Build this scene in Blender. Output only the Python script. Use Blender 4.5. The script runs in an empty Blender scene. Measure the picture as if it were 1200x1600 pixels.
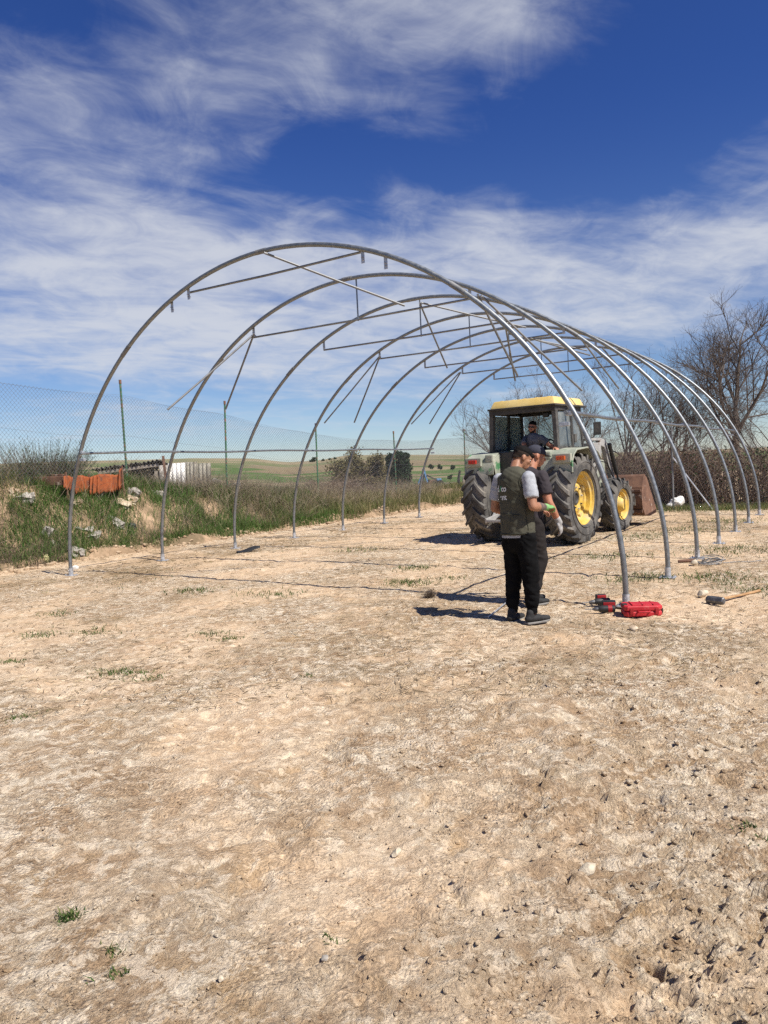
import bpy, bmesh, math, random
import numpy as np
from mathutils import Vector, Matrix, Euler
from mathutils.bvhtree import BVHTree

random.seed(7)
RNG = np.random.default_rng(11)
scene = bpy.context.scene
COL = scene.collection
rad = math.radians

# ------------------------------------------------------------------ camera
CAM_H, FPX, PITCH, ROLL = 1.6, 1177.0, 0.059, 0.049
_f = Vector((0, math.cos(PITCH), -math.sin(PITCH)))
_d = Vector((0, -math.sin(PITCH), -math.cos(PITCH)))
_x = Vector((1, 0, 0))
_r2 = _x * math.cos(ROLL) + _d * math.sin(ROLL)
_d2 = _d * math.cos(ROLL) - _x * math.sin(ROLL)
cam_data = bpy.data.cameras.new('camera')
cam = bpy.data.objects.new('camera', cam_data)
COL.objects.link(cam)
M3 = Matrix((_r2, -_d2, -_f)).transposed()
cam.matrix_world = Matrix.Translation((0, 0, CAM_H)) @ M3.to_4x4()
cam_data.sensor_fit = 'VERTICAL'
cam_data.sensor_height = 36.0
cam_data.lens = FPX / 1600.0 * 36.0
cam_data.clip_end = 6000
cam_data.clip_start = 0.05
scene.camera = cam


def g(u, v, z=0.0):
    """survey helper: where a line of sight meets the level z"""
    k = _f + _r2 * ((u - 600) / FPX) + _d2 * ((v - 800) / FPX)
    t = (z - CAM_H) / k.z
    return Vector((k.x * t, k.y * t, z))


def at(u, v, Y):
    k = _f + _r2 * ((u - 600) / FPX) + _d2 * ((v - 800) / FPX)
    t = Y / k.y
    return Vector((k.x * t, Y, CAM_H + k.z * t))


# ------------------------------------------------------------------ sun, sky, exposure
SUN_EL = rad(52)
SUN_DIR = Vector((1.0, -0.84, 0)).normalized()          # horizontal direction towards the sun
sun_data = bpy.data.lights.new('sun', 'SUN')
sun_data.energy = 5.0
sun_data.angle = rad(0.53)
sun_data.color = (1.0, 0.95, 0.87)
sun = bpy.data.objects.new('sun', sun_data)
COL.objects.link(sun)
sv = Vector((SUN_DIR.x * math.cos(SUN_EL), SUN_DIR.y * math.cos(SUN_EL), math.sin(SUN_EL)))
sun.rotation_euler = sv.to_track_quat('Z', 'Y').to_euler()
sun.location = sv * 50

world = bpy.data.worlds.new('World')
scene.world = world
world.use_nodes = True


class NT:
    """tiny node-expression helper"""
    def __init__(s, nt):
        s.nt = nt

    def n(s, t, **kw):
        o = s.nt.nodes.new(t)
        for k, v in kw.items():
            setattr(o, k, v)
        return o

    def put(s, node, i, v):
        if v is None:
            return
        if hasattr(v, 'is_linked') or isinstance(v, bpy.types.NodeSocket):
            s.nt.links.new(v, node.inputs[i])
        else:
            node.inputs[i].default_value = v

    def m(s, op, a, b=None, c=None, clamp=False):
        o = s.n('ShaderNodeMath', operation=op, use_clamp=clamp)
        s.put(o, 0, a); s.put(o, 1, b); s.put(o, 2, c)
        return o.outputs[0]

    def noise(s, vec, scale, detail=4, rough=.55, dist=0.0, lac=2.0):
        o = s.n('ShaderNodeTexNoise')
        if vec is not None:
            s.put(o, 'Vector', vec)
        o.inputs['Scale'].default_value = scale
        o.inputs['Detail'].default_value = detail
        o.inputs['Roughness'].default_value = rough
        o.inputs['Lacunarity'].default_value = lac
        o.inputs['Distortion'].default_value = dist
        return o.outputs[0]

    def ss(s, v, a, b, lo=0.0, hi=1.0):
        o = s.n('ShaderNodeMapRange', interpolation_type='SMOOTHSTEP')
        s.put(o, 0, v); s.put(o, 1, a); s.put(o, 2, b); s.put(o, 3, lo); s.put(o, 4, hi)
        return o.outputs[0]

    def mix(s, f, a, b, blend='MIX'):
        o = s.n('ShaderNodeMix', data_type='RGBA', blend_type=blend)
        s.put(o, 0, f)
        for i, v in ((6, a), (7, b)):
            if isinstance(v, (tuple, list)):
                v = (*v[:3], 1.0)
            s.put(o, i, v)
        return o.outputs[2]

    def comb(s, x, y, z):
        o = s.n('ShaderNodeCombineXYZ')
        s.put(o, 0, x); s.put(o, 1, y); s.put(o, 2, z)
        return o.outputs[0]

    def sep(s, v):
        o = s.n('ShaderNodeSeparateXYZ')
        s.put(o, 0, v)
        return o.outputs


def build_world():
    nt = world.node_tree
    nt.nodes.clear()
    N = NT(nt)
    out = N.n('ShaderNodeOutputWorld')
    bg = N.n('ShaderNodeBackground')
    bg.inputs['Strength'].default_value = 0.062
    sky = N.n('ShaderNodeTexSky', sky_type='NISHITA', sun_disc=False)
    sky.sun_elevation = SUN_EL
    sky.sun_rotation = math.atan2(SUN_DIR.x, SUN_DIR.y)
    sky.altitude = 900
    sky.air_density = 1.0
    sky.dust_density = 0.0
    sky.ozone_density = 1.6
    tc = N.n('ShaderNodeTexCoord')
    d = tc.outputs['Generated']
    x, y, z = N.sep(d)
    el = N.m('ARCSINE', z)
    az = N.m('ARCTAN2', x, y)
    zz = N.m('MAXIMUM', N.m('ADD', z, 0.16), 0.05)
    u = N.m('DIVIDE', x, zz)
    v = N.m('DIVIDE', y, zz)
    # cirrus: streaks combed along one wind direction
    def streak(ang, su, sv_, sc, det, rgh, dist, off):
        ca, sa = math.cos(ang), math.sin(ang)
        a = N.m('ADD', N.m('MULTIPLY', u, ca * su), N.m('MULTIPLY', v, sa * su))
        b = N.m('ADD', N.m('MULTIPLY', u, -sa * sv_), N.m('MULTIPLY', v, ca * sv_))
        return N.noise(N.comb(a, b, off), sc, det, rgh, dist)
    n1 = streak(rad(15), .75, 1.15, 1.25, 9, .56, .5, 3.1)
    n2 = streak(rad(24), .8, 1.7, 2.0, 8, .57, .6, 7.7)
    n3 = streak(rad(-35), 1.5, 1.2, 4.2, 9, .62, .7, 1.3)
    den = N.m('ADD', N.m('ADD', N.m('MULTIPLY', n1, .60), N.m('MULTIPLY', n2, .28)), N.m('MULTIPLY', n3, .22))
    # where the cloud banks lie: azimuth, elevation, widths, amount
    cov = None
    for (a0, e0, sa_, se_, w) in CLOUD_BANKS:
        da = N.m('DIVIDE', N.m('SUBTRACT', az, a0), sa_)
        de = N.m('DIVIDE', N.m('SUBTRACT', el, e0), se_)
        q = N.m('ADD', N.m('MULTIPLY', da, da), N.m('MULTIPLY', de, de))
        e = N.m('MULTIPLY', N.m('EXPONENT', N.m('MULTIPLY', q, -1.0)), w)
        cov = e if cov is None else N.m('ADD', cov, e)
    val = N.m('ADD', N.m('MULTIPLY', N.m('SUBTRACT', den, .55), 1.75), N.m('MULTIPLY', N.m('SUBTRACT', cov, .52), .22))
    dens = N.m('MULTIPLY', N.ss(val, -0.12, .44), N.ss(N.m('ADD', N.m('MULTIPLY', n2, .6), N.m('MULTIPLY', n3, .4)), .34, .64, .48, .86))
    low = N.ss(el, 0.015, .10, .60, 1.0)
    dens = N.m('MULTIPLY', dens, low)
    # clear, dry high-plateau air: deeper blue than the standard atmosphere
    tint = N.mix(N.ss(el, .0, .45), (.84, .94, 1.14), (.315, .525, 1.08))
    blue = N.mix(1.0, sky.outputs[0], tint, 'MULTIPLY')
    col = N.mix(dens, blue, (7.6, 7.9, 8.6))
    nt.links.new(col, bg.inputs['Color'])
    nt.links.new(bg.outputs[0], out.inputs[0])


def _dirs(u, v):
    k = (_f + _r2 * ((u - 600) / FPX) + _d2 * ((v - 800) / FPX)).normalized()
    return math.atan2(k.x, k.y), math.asin(k.z)


CLOUD_BANKS = []
for (u, v, su, sv_, w) in [
        (590, 60, 340, 100, .86), (150, 130, 280, 100, 1.35), (90, 330, 280, 140, 1.45),
        (250, 470, 360, 110, 1.15), (760, 330, 120, 60, .55), (900, 450, 440, 90, 1.6), (1180, 330, 160, 70, .75),
        (560, 590, 520, 70, .95), (640, 470, 700, 120, .45), (820, 190, 260, 90, -.75), (480, 240, 120, 60, -.7), (1060, 130, 200, 150, -.8),
        (60, 20, 130, 40, -.3), (1060, 555, 120, 40, -.5), (130, 560, 200, 40, -.1)]:
    a, e = _dirs(u, v)
    CLOUD_BANKS.append((a, e, su / FPX, sv_ / FPX, w))
# the same broken cirrus goes on round the rest of the sky
CLOUD_BANKS += [(1.9, .55, .7, .3, .6), (-1.9, .5, .7, .3, .7), (3.0, .6, .6, .3, .5), (-3.0, .5, .6, .25, .6), (.3, 1.25, 1.5, .2, .4)]
build_world()

scene.view_settings.view_transform = 'Standard'
scene.view_settings.look = 'None'
scene.view_settings.exposure = 0.5
scene.view_settings.gamma = 1.0
scene.view_settings.use_curve_mapping = False
scene.cycles.max_bounces = 6
scene.cycles.transparent_max_bounces = 8
scene.cycles.use_denoising = False


# ------------------------------------------------------------------ noise (numpy)
def _h2(ix, iy, seed):
    h = (ix.astype(np.int64) * 374761393 + iy.astype(np.int64) * 668265263 + seed * 982451653) & 0xffffffff
    h = ((h ^ (h >> 13)) * 1274126177) & 0xffffffff
    return ((h ^ (h >> 16)) & 0xffff) / 65535.0


def vn(x, y, seed=0):
    x = np.asarray(x, float); y = np.asarray(y, float)
    ix = np.floor(x); iy = np.floor(y)
    fx = x - ix; fy = y - iy
    fx = fx * fx * fx * (fx * (fx * 6 - 15) + 10); fy = fy * fy * fy * (fy * (fy * 6 - 15) + 10)
    a = _h2(ix, iy, seed); b = _h2(ix + 1, iy, seed); c = _h2(ix, iy + 1, seed); d = _h2(ix + 1, iy + 1, seed)
    return ((a * (1 - fx) + b * fx) * (1 - fy) + (c * (1 - fx) + d * fx) * fy) * 2 - 1


def fbm(x, y, octv=4, seed=0, gain=.5):
    s = 0; amp = 1; t = 0
    c, sn = .8, .6
    for i in range(octv):
        s = s + amp * vn(x, y, seed + i * 17); t += amp
        x, y = (c * x - sn * y) * 2.03 + 13.7, (sn * x + c * y) * 2.03 - 7.1
        amp *= gain
    return s / t


def worley(x, y, seed=0):
    ix = np.floor(x); iy = np.floor(y)
    best = np.full(np.shape(x), 9.0)
    for dx in (-1, 0, 1):
        for dy in (-1, 0, 1):
            cx = ix + dx; cy = iy + dy
            px = cx + _h2(cx, cy, seed + 1); py = cy + _h2(cx, cy, seed + 2)
            best = np.minimum(best, (px - x) ** 2 + (py - y) ** 2)
    return np.sqrt(best)


def sst(a, b, x):
    t = np.clip((x - a) / (b - a), 0, 1)
    return t * t * (3 - 2 * t)


# ------------------------------------------------------------------ mesh helpers
def link(name, me, mat=None, parent=None, smooth=False):
    o = bpy.data.objects.new(name, me)
    COL.objects.link(o)
    if mat is not None:
        me.materials.append(mat)
    if parent is not None:
        o.parent = parent
    if smooth:
        me.polygons.foreach_set('use_smooth', np.ones(len(me.polygons), bool))
    return o


def npmesh(name, V, F, attrs=None):
    """V (n,3) float, F (m,k) int"""
    V = np.ascontiguousarray(V, np.float32); F = np.ascontiguousarray(F, np.int32)
    me = bpy.data.meshes.new(name)
    me.vertices.add(len(V)); me.vertices.foreach_set('co', V.ravel())
    k = F.shape[1]
    me.loops.add(F.size); me.loops.foreach_set('vertex_index', F.ravel())
    me.polygons.add(len(F))
    me.polygons.foreach_set('loop_start', np.arange(0, F.size, k, dtype=np.int32))
    me.polygons.foreach_set('loop_total', np.full(len(F), k, np.int32))
    me.update(calc_edges=True)
    for nm, arr in (attrs or {}).items():
        a = me.attributes.new(nm, 'FLOAT', 'POINT')
        a.data.foreach_set('value', np.ascontiguousarray(arr, np.float32))
    return me


def grid_faces(nr, nc):
    i = np.arange((nr - 1) * (nc - 1)); r = i // (nc - 1); c = i % (nc - 1)
    a = r * nc + c
    return np.stack([a, a + 1, a + nc + 1, a + nc], 1)


class MB:
    def __init__(s):
        s.v = []; s.f = []

    def add(s, vs, fs):
        o = len(s.v)
        s.v += [tuple(p) for p in vs]
        s.f += [tuple(i + o for i in f) for f in fs]
        return s

    def box(s, c, size, rot=None, bev=0.0, taper=None):
        bm = bmesh.new()
        bmesh.ops.create_cube(bm, size=1)
        for v in bm.verts:
            t = 1.0
            v.co = Vector((v.co.x * size[0], v.co.y * size[1], v.co.z * size[2]))
            if taper and v.co.z > 0:
                v.co.x *= taper[0]; v.co.y *= taper[1]
        if bev:
            bmesh.ops.bevel(bm, geom=bm.edges[:], offset=bev, segments=2, affect='EDGES', profile=.6)
        R = rot if rot is not None else Matrix.Identity(3)
        c = Vector(c)
        bm.verts.index_update()
        s.add([R @ v.co + c for v in bm.verts], [[v.index for v in f.verts] for f in bm.faces])
        bm.free()
        return s

    def bar(s, a, b, w, h, up=(0, 0, 1), bev=0.0):
        a = Vector(a); b = Vector(b); y = (b - a).normalized()
        x = y.cross(Vector(up))
        if x.length < 1e-4:
            x = y.cross(Vector((1, 0, 0)))
        x.normalize(); z = x.cross(y)
        return s.box((a + b) / 2, (w, (b - a).length, h), Matrix((x, y, z)).transposed(), bev)

    def tube(s, pts, r, n=8, caps=True, flat=1.0):
        pts = [Vector(p) for p in pts]
        m = len(pts)
        rs = r if isinstance(r, (list, tuple)) else [r] * m
        t0 = (pts[1] - pts[0]).normalized()
        ref = Vector((0, 0, 1)) if abs(t0.z) < .9 else Vector((1, 0, 0))
        vs = []; fs = []
        nx = t0.cross(ref).normalized()
        for i, p in enumerate(pts):
            t = (pts[min(i + 1, m - 1)] - pts[max(i - 1, 0)])
            t = t.normalized() if t.length > 1e-9 else t0
            nx = (nx - t * nx.dot(t)).normalized()
            ny = t.cross(nx)
            for k in range(n):
                a = 2 * math.pi * k / n
                vs.append(p + nx * (math.cos(a) * rs[i]) + ny * (math.sin(a) * rs[i] * flat))
        for i in range(m - 1):
            for k in range(n):
                k2 = (k + 1) % n
                fs.append((i * n + k, i * n + k2, (i + 1) * n + k2, (i + 1) * n + k))
        if caps:
            fs.append(tuple(reversed(range(n)))); fs.append(tuple((m - 1) * n + k for k in range(n)))
        return s.add(vs, fs)

    def lathe(s, prof, axis='x', n=32, c=(0, 0, 0), closed=False):
        """prof: list of (axial, radius)"""
        vs = []; fs = []
        c = Vector(c); m = len(prof)
        for k in range(n):
            a = 2 * math.pi * k / n
            for (h, r) in prof:
                if axis == 'x':
                    p = Vector((h, r * math.cos(a), r * math.sin(a)))
                elif axis == 'y':
                    p = Vector((r * math.sin(a), h, r * math.cos(a)))
                else:
                    p = Vector((r * math.cos(a), r * math.sin(a), h))
                vs.append(c + p)
        for k in range(n):
            k2 = (k + 1) % n
            for j in range(m - 1 if not closed else m):
                j2 = (j + 1) % m
                fs.append((k * m + j, k2 * m + j, k2 * m + j2, k * m + j2))
        return s.add(vs, fs)

    def prism(s, poly, h0, h1, axis='x'):
        n = len(poly)
        def P(p, h):
            return {'x': (h, p[0], p[1]), 'y': (p[0], h, p[1]), 'z': (p[0], p[1], h)}[axis]
        vs = [P(p, h0) for p in poly] + [P(p, h1) for p in poly]
        fs = [tuple(range(n)), tuple(reversed(range(n, 2 * n)))]
        fs += [(i, i + n, (i + 1) % n + n, (i + 1) % n) for i in range(n)]
        return s.add(vs, fs)

    def mesh(s, name):
        me = bpy.data.meshes.new(name)
        me.from_pydata(s.v, [], s.f)
        bm = bmesh.new(); bm.from_mesh(me)
        bmesh.ops.recalc_face_normals(bm, faces=bm.faces)
        bm.to_mesh(me); bm.free()
        me.update()
        return me

    def build(s, name, mat, parent=None, smooth=False, bevel=0.0, angle=35):
        me = s.mesh(name)
        o = link(name, me, mat, parent)
        if smooth:
            me.polygons.foreach_set('use_smooth', np.ones(len(me.polygons), bool))
            me.set_sharp_from_angle(angle=rad(angle))
        if bevel:
            md = o.modifiers.new('bevel', 'BEVEL'); md.width = bevel; md.segments = 2; md.limit_method = 'ANGLE'
        return o


def tag(o, label=None, cat=None, group=None, kind=None):
    if label: o['label'] = label
    if cat: o['category'] = cat
    if group: o['group'] = group
    if kind: o['kind'] = kind
    return o


def empty(name, loc=(0, 0, 0), rz=0.0):
    o = bpy.data.objects.new(name, None)
    o.empty_display_size = .2
    COL.objects.link(o); o.location = loc; o.rotation_euler = (0, 0, rz)
    return o


# strands: many thin tubes / blades at once
def strands(name, P, R, mat, parent=None, rnd=None, sides=3):
    """P (n,m,3) polylines, R (n,m) radii -> one mesh of thin three-sided tubes"""
    n, m, _ = P.shape
    T = np.gradient(P, axis=1)
    T /= np.linalg.norm(T, axis=2, keepdims=True) + 1e-9
    ref = np.zeros_like(T); ref[..., 0] = .31; ref[..., 1] = .87; ref[..., 2] = .38
    A = np.cross(T, ref); A /= np.linalg.norm(A, axis=2, keepdims=True) + 1e-9
    B = np.cross(T, A)
    V = []
    for k in range(sides):
        a = 2 * math.pi * k / sides
        V.append(P + (A * math.cos(a) + B * math.sin(a)) * R[..., None])
    V = np.stack(V, 2)                       # n,m,sides,3
    idx = np.arange(n * m * sides).reshape(n, m, sides)
    F = []
    for k in range(sides):
        k2 = (k + 1) % sides
        F.append(np.stack([idx[:, :-1, k], idx[:, :-1, k2], idx[:, 1:, k2], idx[:, 1:, k]], -1).reshape(-1, 4))
    F = np.concatenate(F)
    if rnd is None:
        rnd = RNG.random(n)
    me = npmesh(name, V.reshape(-1, 3), F, {'rnd': np.repeat(rnd, m * sides)})
    return link(name, me, mat, parent)


def blades(name, base, h, w, lean, ang, mat, parent=None, rnd=None, segs=2, droop=1.6):
    """flat tapering leaves; lean = sideways reach as a share of the height"""
    n = len(base)
    t = np.linspace(0, 1, segs + 1)
    dirv = np.stack([np.cos(ang), np.sin(ang), np.zeros(n)], 1)
    tw = ang + RNG.normal(size=n) * .8 + math.pi / 2
    side = np.stack([np.cos(tw), np.sin(tw), np.zeros(n)], 1)
    P = base[:, None, :] + dirv[:, None, :] * (h * lean)[:, None, None] * (t ** droop)[None, :, None]
    P = P + np.array([0, 0, 1.0])[None, None, :] * (h[:, None] * (t - .35 * lean[:, None] * t ** 2.2))[:, :, None]
    W = w[:, None] * (1 - t ** 1.8)[None, :] + .0006
    L = P - side[:, None, :] * W[..., None] * .5
    Rr = P + side[:, None, :] * W[..., None] * .5
    V = np.stack([L, Rr], 2)
    idx = np.arange(n * (segs + 1) * 2).reshape(n, segs + 1, 2)
    F = np.stack([idx[:, :-1, 0], idx[:, :-1, 1], idx[:, 1:, 1], idx[:, 1:, 0]], -1).reshape(-1, 4)
    if rnd is None:
        rnd = RNG.random(n)
    me = npmesh(name, V.reshape(-1, 3), F, {'rnd': np.repeat(rnd, (segs + 1) * 2)})
    return link(name, me, mat, parent)


_rock_cache = {}


def rock_base(k):
    if k not in _rock_cache:
        r = np.random.default_rng(100 + k)
        bm = bmesh.new(); bmesh.ops.create_icosphere(bm, subdivisions=2 if k >= 20 else 1, radius=1)
        V = np.array([v.co for v in bm.verts]); F = np.array([[v.index for v in f.verts] for f in bm.faces])
        bm.free()
        for _ in range(7):                      # chip flat facets
            d = r.normal(size=3); d /= np.linalg.norm(d); c = r.uniform(.55, .85)
            s = V @ d; V = V - np.outer(np.maximum(s - c, 0), d)
        V *= (1 + r.normal(size=(len(V), 1)) * .05)
        V *= r.uniform(.65, 1.2, size=3)
        _rock_cache[k] = (V, F)
    return _rock_cache[k]


def rotz(a):
    return Matrix.Rotation(a, 3, 'Z')


# ------------------------------------------------------------------ materials
def mat(name, base, rough=.7, metal=0.0, col2=None, scale=6.0, lo=.35, hi=.65, bump=0.0, bscale=30.0, var=.12,
        spec=.5, detail=5, col3=None, s3=2.0, t3=(.58, .66), coat=0.0):
    m = bpy.data.materials.new(name)
    m.use_nodes = True
    nt = m.node_tree; N = NT(nt)
    p = nt.nodes['Principled BSDF']
    tc = N.n('ShaderNodeTexCoord').outputs['Object']
    n1 = N.noise(tc, scale, detail, .6)
    if col2 is None:
        col2 = tuple(min(1, c * (1 + var)) for c in base); base = tuple(c * (1 - var) for c in base)
    c = N.mix(N.ss(n1, lo, hi), base, col2)
    if col3 is not None:
        n3 = N.noise(tc, s3, 6, .65, .4)
        c = N.mix(N.ss(n3, t3[0], t3[1]), c, col3)
    fine = N.noise(tc, scale * 9, 3, .6)
    c = N.mix(1.0, c, N.mix(fine, (.84, .84, .84), (1.14, 1.14, 1.14)), 'MULTIPLY')
    nt.links.new(c, p.inputs['Base Color'])
    p.inputs['Roughness'].default_value = rough
    p.inputs['Metallic'].default_value = metal
    p.inputs['Specular IOR Level'].default_value = spec
    p.inputs['Coat Weight'].default_value = coat
    nt.links.new(N.ss(n1, .2, .8, max(.05, rough - .08), min(1, rough + .1)), p.inputs['Roughness'])
    if bump:
        b = N.n('ShaderNodeBump')
        b.inputs['Strength'].default_value = bump
        b.inputs['Distance'].default_value = .01
        nt.links.new(N.noise(tc, bscale, 6, .65), b.inputs['Height'])
        nt.links.new(b.outputs[0], p.inputs['Normal'])
    return m


def leafmat(name, ramp, rough=.75, trans=.25):
    m = bpy.data.materials.new(name)
    m.use_nodes = True
    nt = m.node_tree; N = NT(nt)
    p = nt.nodes['Principled BSDF']
    a = N.n('ShaderNodeAttribute', attribute_name='rnd')
    r = N.n('ShaderNodeValToRGB')
    r.color_ramp.elements[0].position = 0
    r.color_ramp.elements[0].color = (*ramp[0], 1)
    r.color_ramp.elements[1].position = 1
    r.color_ramp.elements[1].color = (*ramp[-1], 1)
    for i, c in enumerate(ramp[1:-1]):
        e = r.color_ramp.elements.new((i + 1) / (len(ramp) - 1)); e.color = (*c, 1)
    nt.links.new(a.outputs['Fac'], r.inputs[0])
    nt.links.new(r.outputs[0], p.inputs['Base Color'])
    p.inputs['Roughness'].default_value = rough
    p.inputs['Specular IOR Level'].default_value = .25
    if trans:
        tr = N.n('ShaderNodeBsdfTranslucent')
        nt.links.new(r.outputs[0], tr.inputs[0])
        mx = N.n('ShaderNodeMixShader'); mx.inputs[0].default_value = trans
        nt.links.new(p.outputs[0], mx.inputs[1]); nt.links.new(tr.outputs[0], mx.inputs[2])
        nt.links.new(mx.outputs[0], nt.nodes['Material Output'].inputs[0])
    return m


def soil_material():
    m = bpy.data.materials.new('dry_chalky_soil')
    m.use_nodes = True
    nt = m.node_tree; N = NT(nt)
    p = nt.nodes['Principled BSDF']
    tc = N.n('ShaderNodeTexCoord').outputs['Object']
    x, y, z = N.sep(tc)
    nA = N.noise(tc, .55, 5, .6, .4)
    nB = N.noise(tc, 2.3, 7, .68, .6)
    nC = N.noise(tc, 7.0, 8, .72, .3)
    nD = N.noise(tc, 1.35, 6, .7, 1.2)
    nE = N.noise(tc, 26.0, 7, .78)
    nF = N.noise(tc, 110.0, 4, .75)
    vo = N.n('ShaderNodeTexVoronoi', feature='F1'); vo.inputs['Scale'].default_value = 64.0
    N.put(vo, 'Vector', tc)
    vr, vg, vb = N.sep(vo.outputs['Color'])
    gravel = N.ss(N.noise(tc, 1.7, 5, .65, .5), .40, .56)
    c = N.mix(N.ss(nA, .36, .64), (.52, .39, .255), (.62, .49, .335))
    c = N.mix(N.m('MULTIPLY', N.ss(nD, .52, .66), .7), c, (.62, .455, .26))        # ochre
    c = N.mix(N.m('MULTIPLY', N.ss(nB, .42, .58), .85), c, (.72, .62, .465))        # pale crust
    c = N.mix(N.m('MULTIPLY', N.ss(nC, .52, .61), .85), c, (.82, .75, .60))         # chalk flecks
    c = N.mix(N.m('MULTIPLY', N.ss(nC, .45, .33), .75), c, (.33, .225, .135))        # brown crumbs where the relief noise is low
    c = N.mix(N.m('MULTIPLY', N.ss(N.noise(tc, 4.2, 6, .7, .5), .62, .72), .5), c, (.36, .325, .29))  # grey ash smears
    veg = N.n('ShaderNodeAttribute', attribute_name='veg').outputs['Fac']
    c = N.mix(N.m('MULTIPLY', N.m('MULTIPLY', veg, N.ss(nB, .36, .52)), .8), c, (.30, .215, .115))
    c = N.mix(N.m('MULTIPLY', gravel, .8), c, N.mix(1.0, c, N.mix(vr, (.76, .74, .72), (1.20, 1.20, 1.20)), 'MULTIPLY'))
    c = N.mix(1.0, c, N.mix(N.ss(nE, .25, .75), (.76, .74, .72), (1.22, 1.22, 1.22)), 'MULTIPLY')
    c = N.mix(1.0, c, N.mix(N.ss(nF, .30, .70), (.82, .81, .80), (1.16, 1.16, 1.16)), 'MULTIPLY')
    nG = N.noise(tc, 14.0, 8, .74, .5)
    worn = N.ss(N.noise(tc, .42, 4, .55, .9), .44, .60)                            # trodden, driven-over soil
    crust = N.m('SUBTRACT', 1.0, N.m('MULTIPLY', worn, .72))
    flake = N.m('MULTIPLY', N.ss(nG, .50, .545), N.ss(N.noise(tc, 1.1, 5, .6, .8), .36, .56))
    c = N.mix(N.m('MULTIPLY', N.m('MULTIPLY', flake, crust), .58), c, (.84, .77, .635))                    # dried flakes of crust
    c = N.mix(N.m('MULTIPLY', N.m('MULTIPLY', N.ss(nG, .435, .395), crust), .50), c, (.33, .235, .15))     # gaps between them
    c = N.mix(N.m('MULTIPLY', worn, .42), c, (.55, .425, .295))
    c = N.mix(1.0, c, (1.12, 1.05, .99), 'MULTIPLY')
    nt.links.new(c, p.inputs['Base Color'])
    p.inputs['Roughness'].default_value = .92
    p.inputs['Specular IOR Level'].default_value = .12
    hgt = N.m('ADD', N.m('ADD', N.m('MULTIPLY', nC, .6), N.m('MULTIPLY', N.ss(nG, .40, .56), .22)), N.m('ADD', N.m('MULTIPLY', nE, .70), N.m('MULTIPLY', nF, .30)))
    hgt = N.m('SUBTRACT', hgt, N.m('MULTIPLY', N.m('MULTIPLY', vo.outputs['Distance'], gravel), .45))
    hgt = N.m('MULTIPLY', hgt, N.m('SUBTRACT', 1.0, N.m('MULTIPLY', worn, .55)))
    b = N.n('ShaderNodeBump'); b.inputs['Strength'].default_value = 1.0; b.inputs['Distance'].default_value = .05
    nt.links.new(hgt, b.inputs['Height']); nt.links.new(b.outputs[0], p.inputs['Normal'])
    return m


MAT = {}
MAT['soil'] = soil_material()
MAT['bank'] = mat('bank_earth', (.24, .165, .10), .95, col2=(.40, .28, .18), scale=2.2, bump=1.0, bscale=14, col3=(.17, .125, .075), s3=.9, t3=(.45, .6), spec=.1)
MAT['galv'] = mat('galvanised_steel', (.215, .23, .24), .48, .8, col2=(.275, .29, .30), scale=18.0, bump=.08, bscale=60)
MAT['galv_dull'] = mat('dull_galvanised_steel', (.17, .175, .18), .62, .6, col2=(.25, .25, .25), scale=9)
MAT['zinc_bright'] = mat('bright_zinc', (.42, .43, .45), .42, .6, col2=(.58, .59, .61), scale=20)
MAT['wire'] = mat('fence_wire', (.20, .205, .21), .6, .3, scale=5)
MAT['post_green'] = mat('flaking_green_paint', (.035, .12, .06), .6, col2=(.06, .17, .09), scale=14, col3=(.20, .10, .06), s3=9, t3=(.50, .58))
MAT['rust'] = mat('rust', (.12, .06, .038), .85, col2=(.20, .105, .066), scale=5, bump=.3, col3=(.34, .27, .22), s3=7, t3=(.58, .68))
MAT['tyre'] = mat('dusty_tyre_rubber', (.05, .049, .048), .85, col2=(.15, .14, .125), scale=3.2, bump=.3, bscale=50, spec=.3, col3=(.26, .23, .19), s3=3.5, t3=(.56, .76))
MAT['rim'] = mat('yellow_rim_paint', (.56, .36, .05), .55, col2=(.64, .45, .12), scale=4, col3=(.46, .38, .24), s3=4, t3=(.50, .72))
MAT['roof_yellow'] = mat('sun_bleached_yellow', (.62, .43, .12), .65, col2=(.68, .51, .20), scale=2.5, col3=(.50, .40, .22), s3=3, t3=(.52, .72))
MAT['green'] = mat('worn_green_paint', (.25, .27, .21), .7, col2=(.38, .385, .31), scale=3.5, col3=(.06, .19, .08), s3=2.6, t3=(.55, .63), bump=.15)
MAT['cab_dark'] = mat('cab_dark_trim', (.028, .027, .026), .7, col2=(.06, .055, .05), scale=4, col3=(.13, .115, .095), s3=3, t3=(.58, .72))
MAT['cab_frame'] = mat('cab_frame_paint', (.05, .047, .042), .65, col2=(.10, .093, .082), scale=7)
MAT['iron'] = mat('grey_loader_paint', (.27, .265, .255), .65, col2=(.36, .35, .33), scale=5, col3=(.16, .10, .07), s3=6, t3=(.6, .7), bump=.2)
MAT['black'] = mat('black_plastic', (.018, .018, .018), .55, scale=9)
MAT['lamp_red'] = mat('red_lamp_lens', (.42, .03, .015), .3, scale=30, coat=.3)
MAT['lamp_orange'] = mat('orange_lamp_lens', (.55, .10, .015), .3, scale=30, coat=.3)
MAT['white'] = mat('dirty_white', (.62, .60, .56), .75, col2=(.74, .72, .68), scale=6)
MAT['concrete'] = mat('weathered_concrete', (.27, .245, .21), .92, col2=(.44, .40, .35), scale=7, bump=.8, bscale=25, spec=.15)
MAT['stone'] = mat('pale_stone', (.44, .37, .27), .92, col2=(.60, .52, .40), scale=9, bump=.8, bscale=30, spec=.15)
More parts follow.
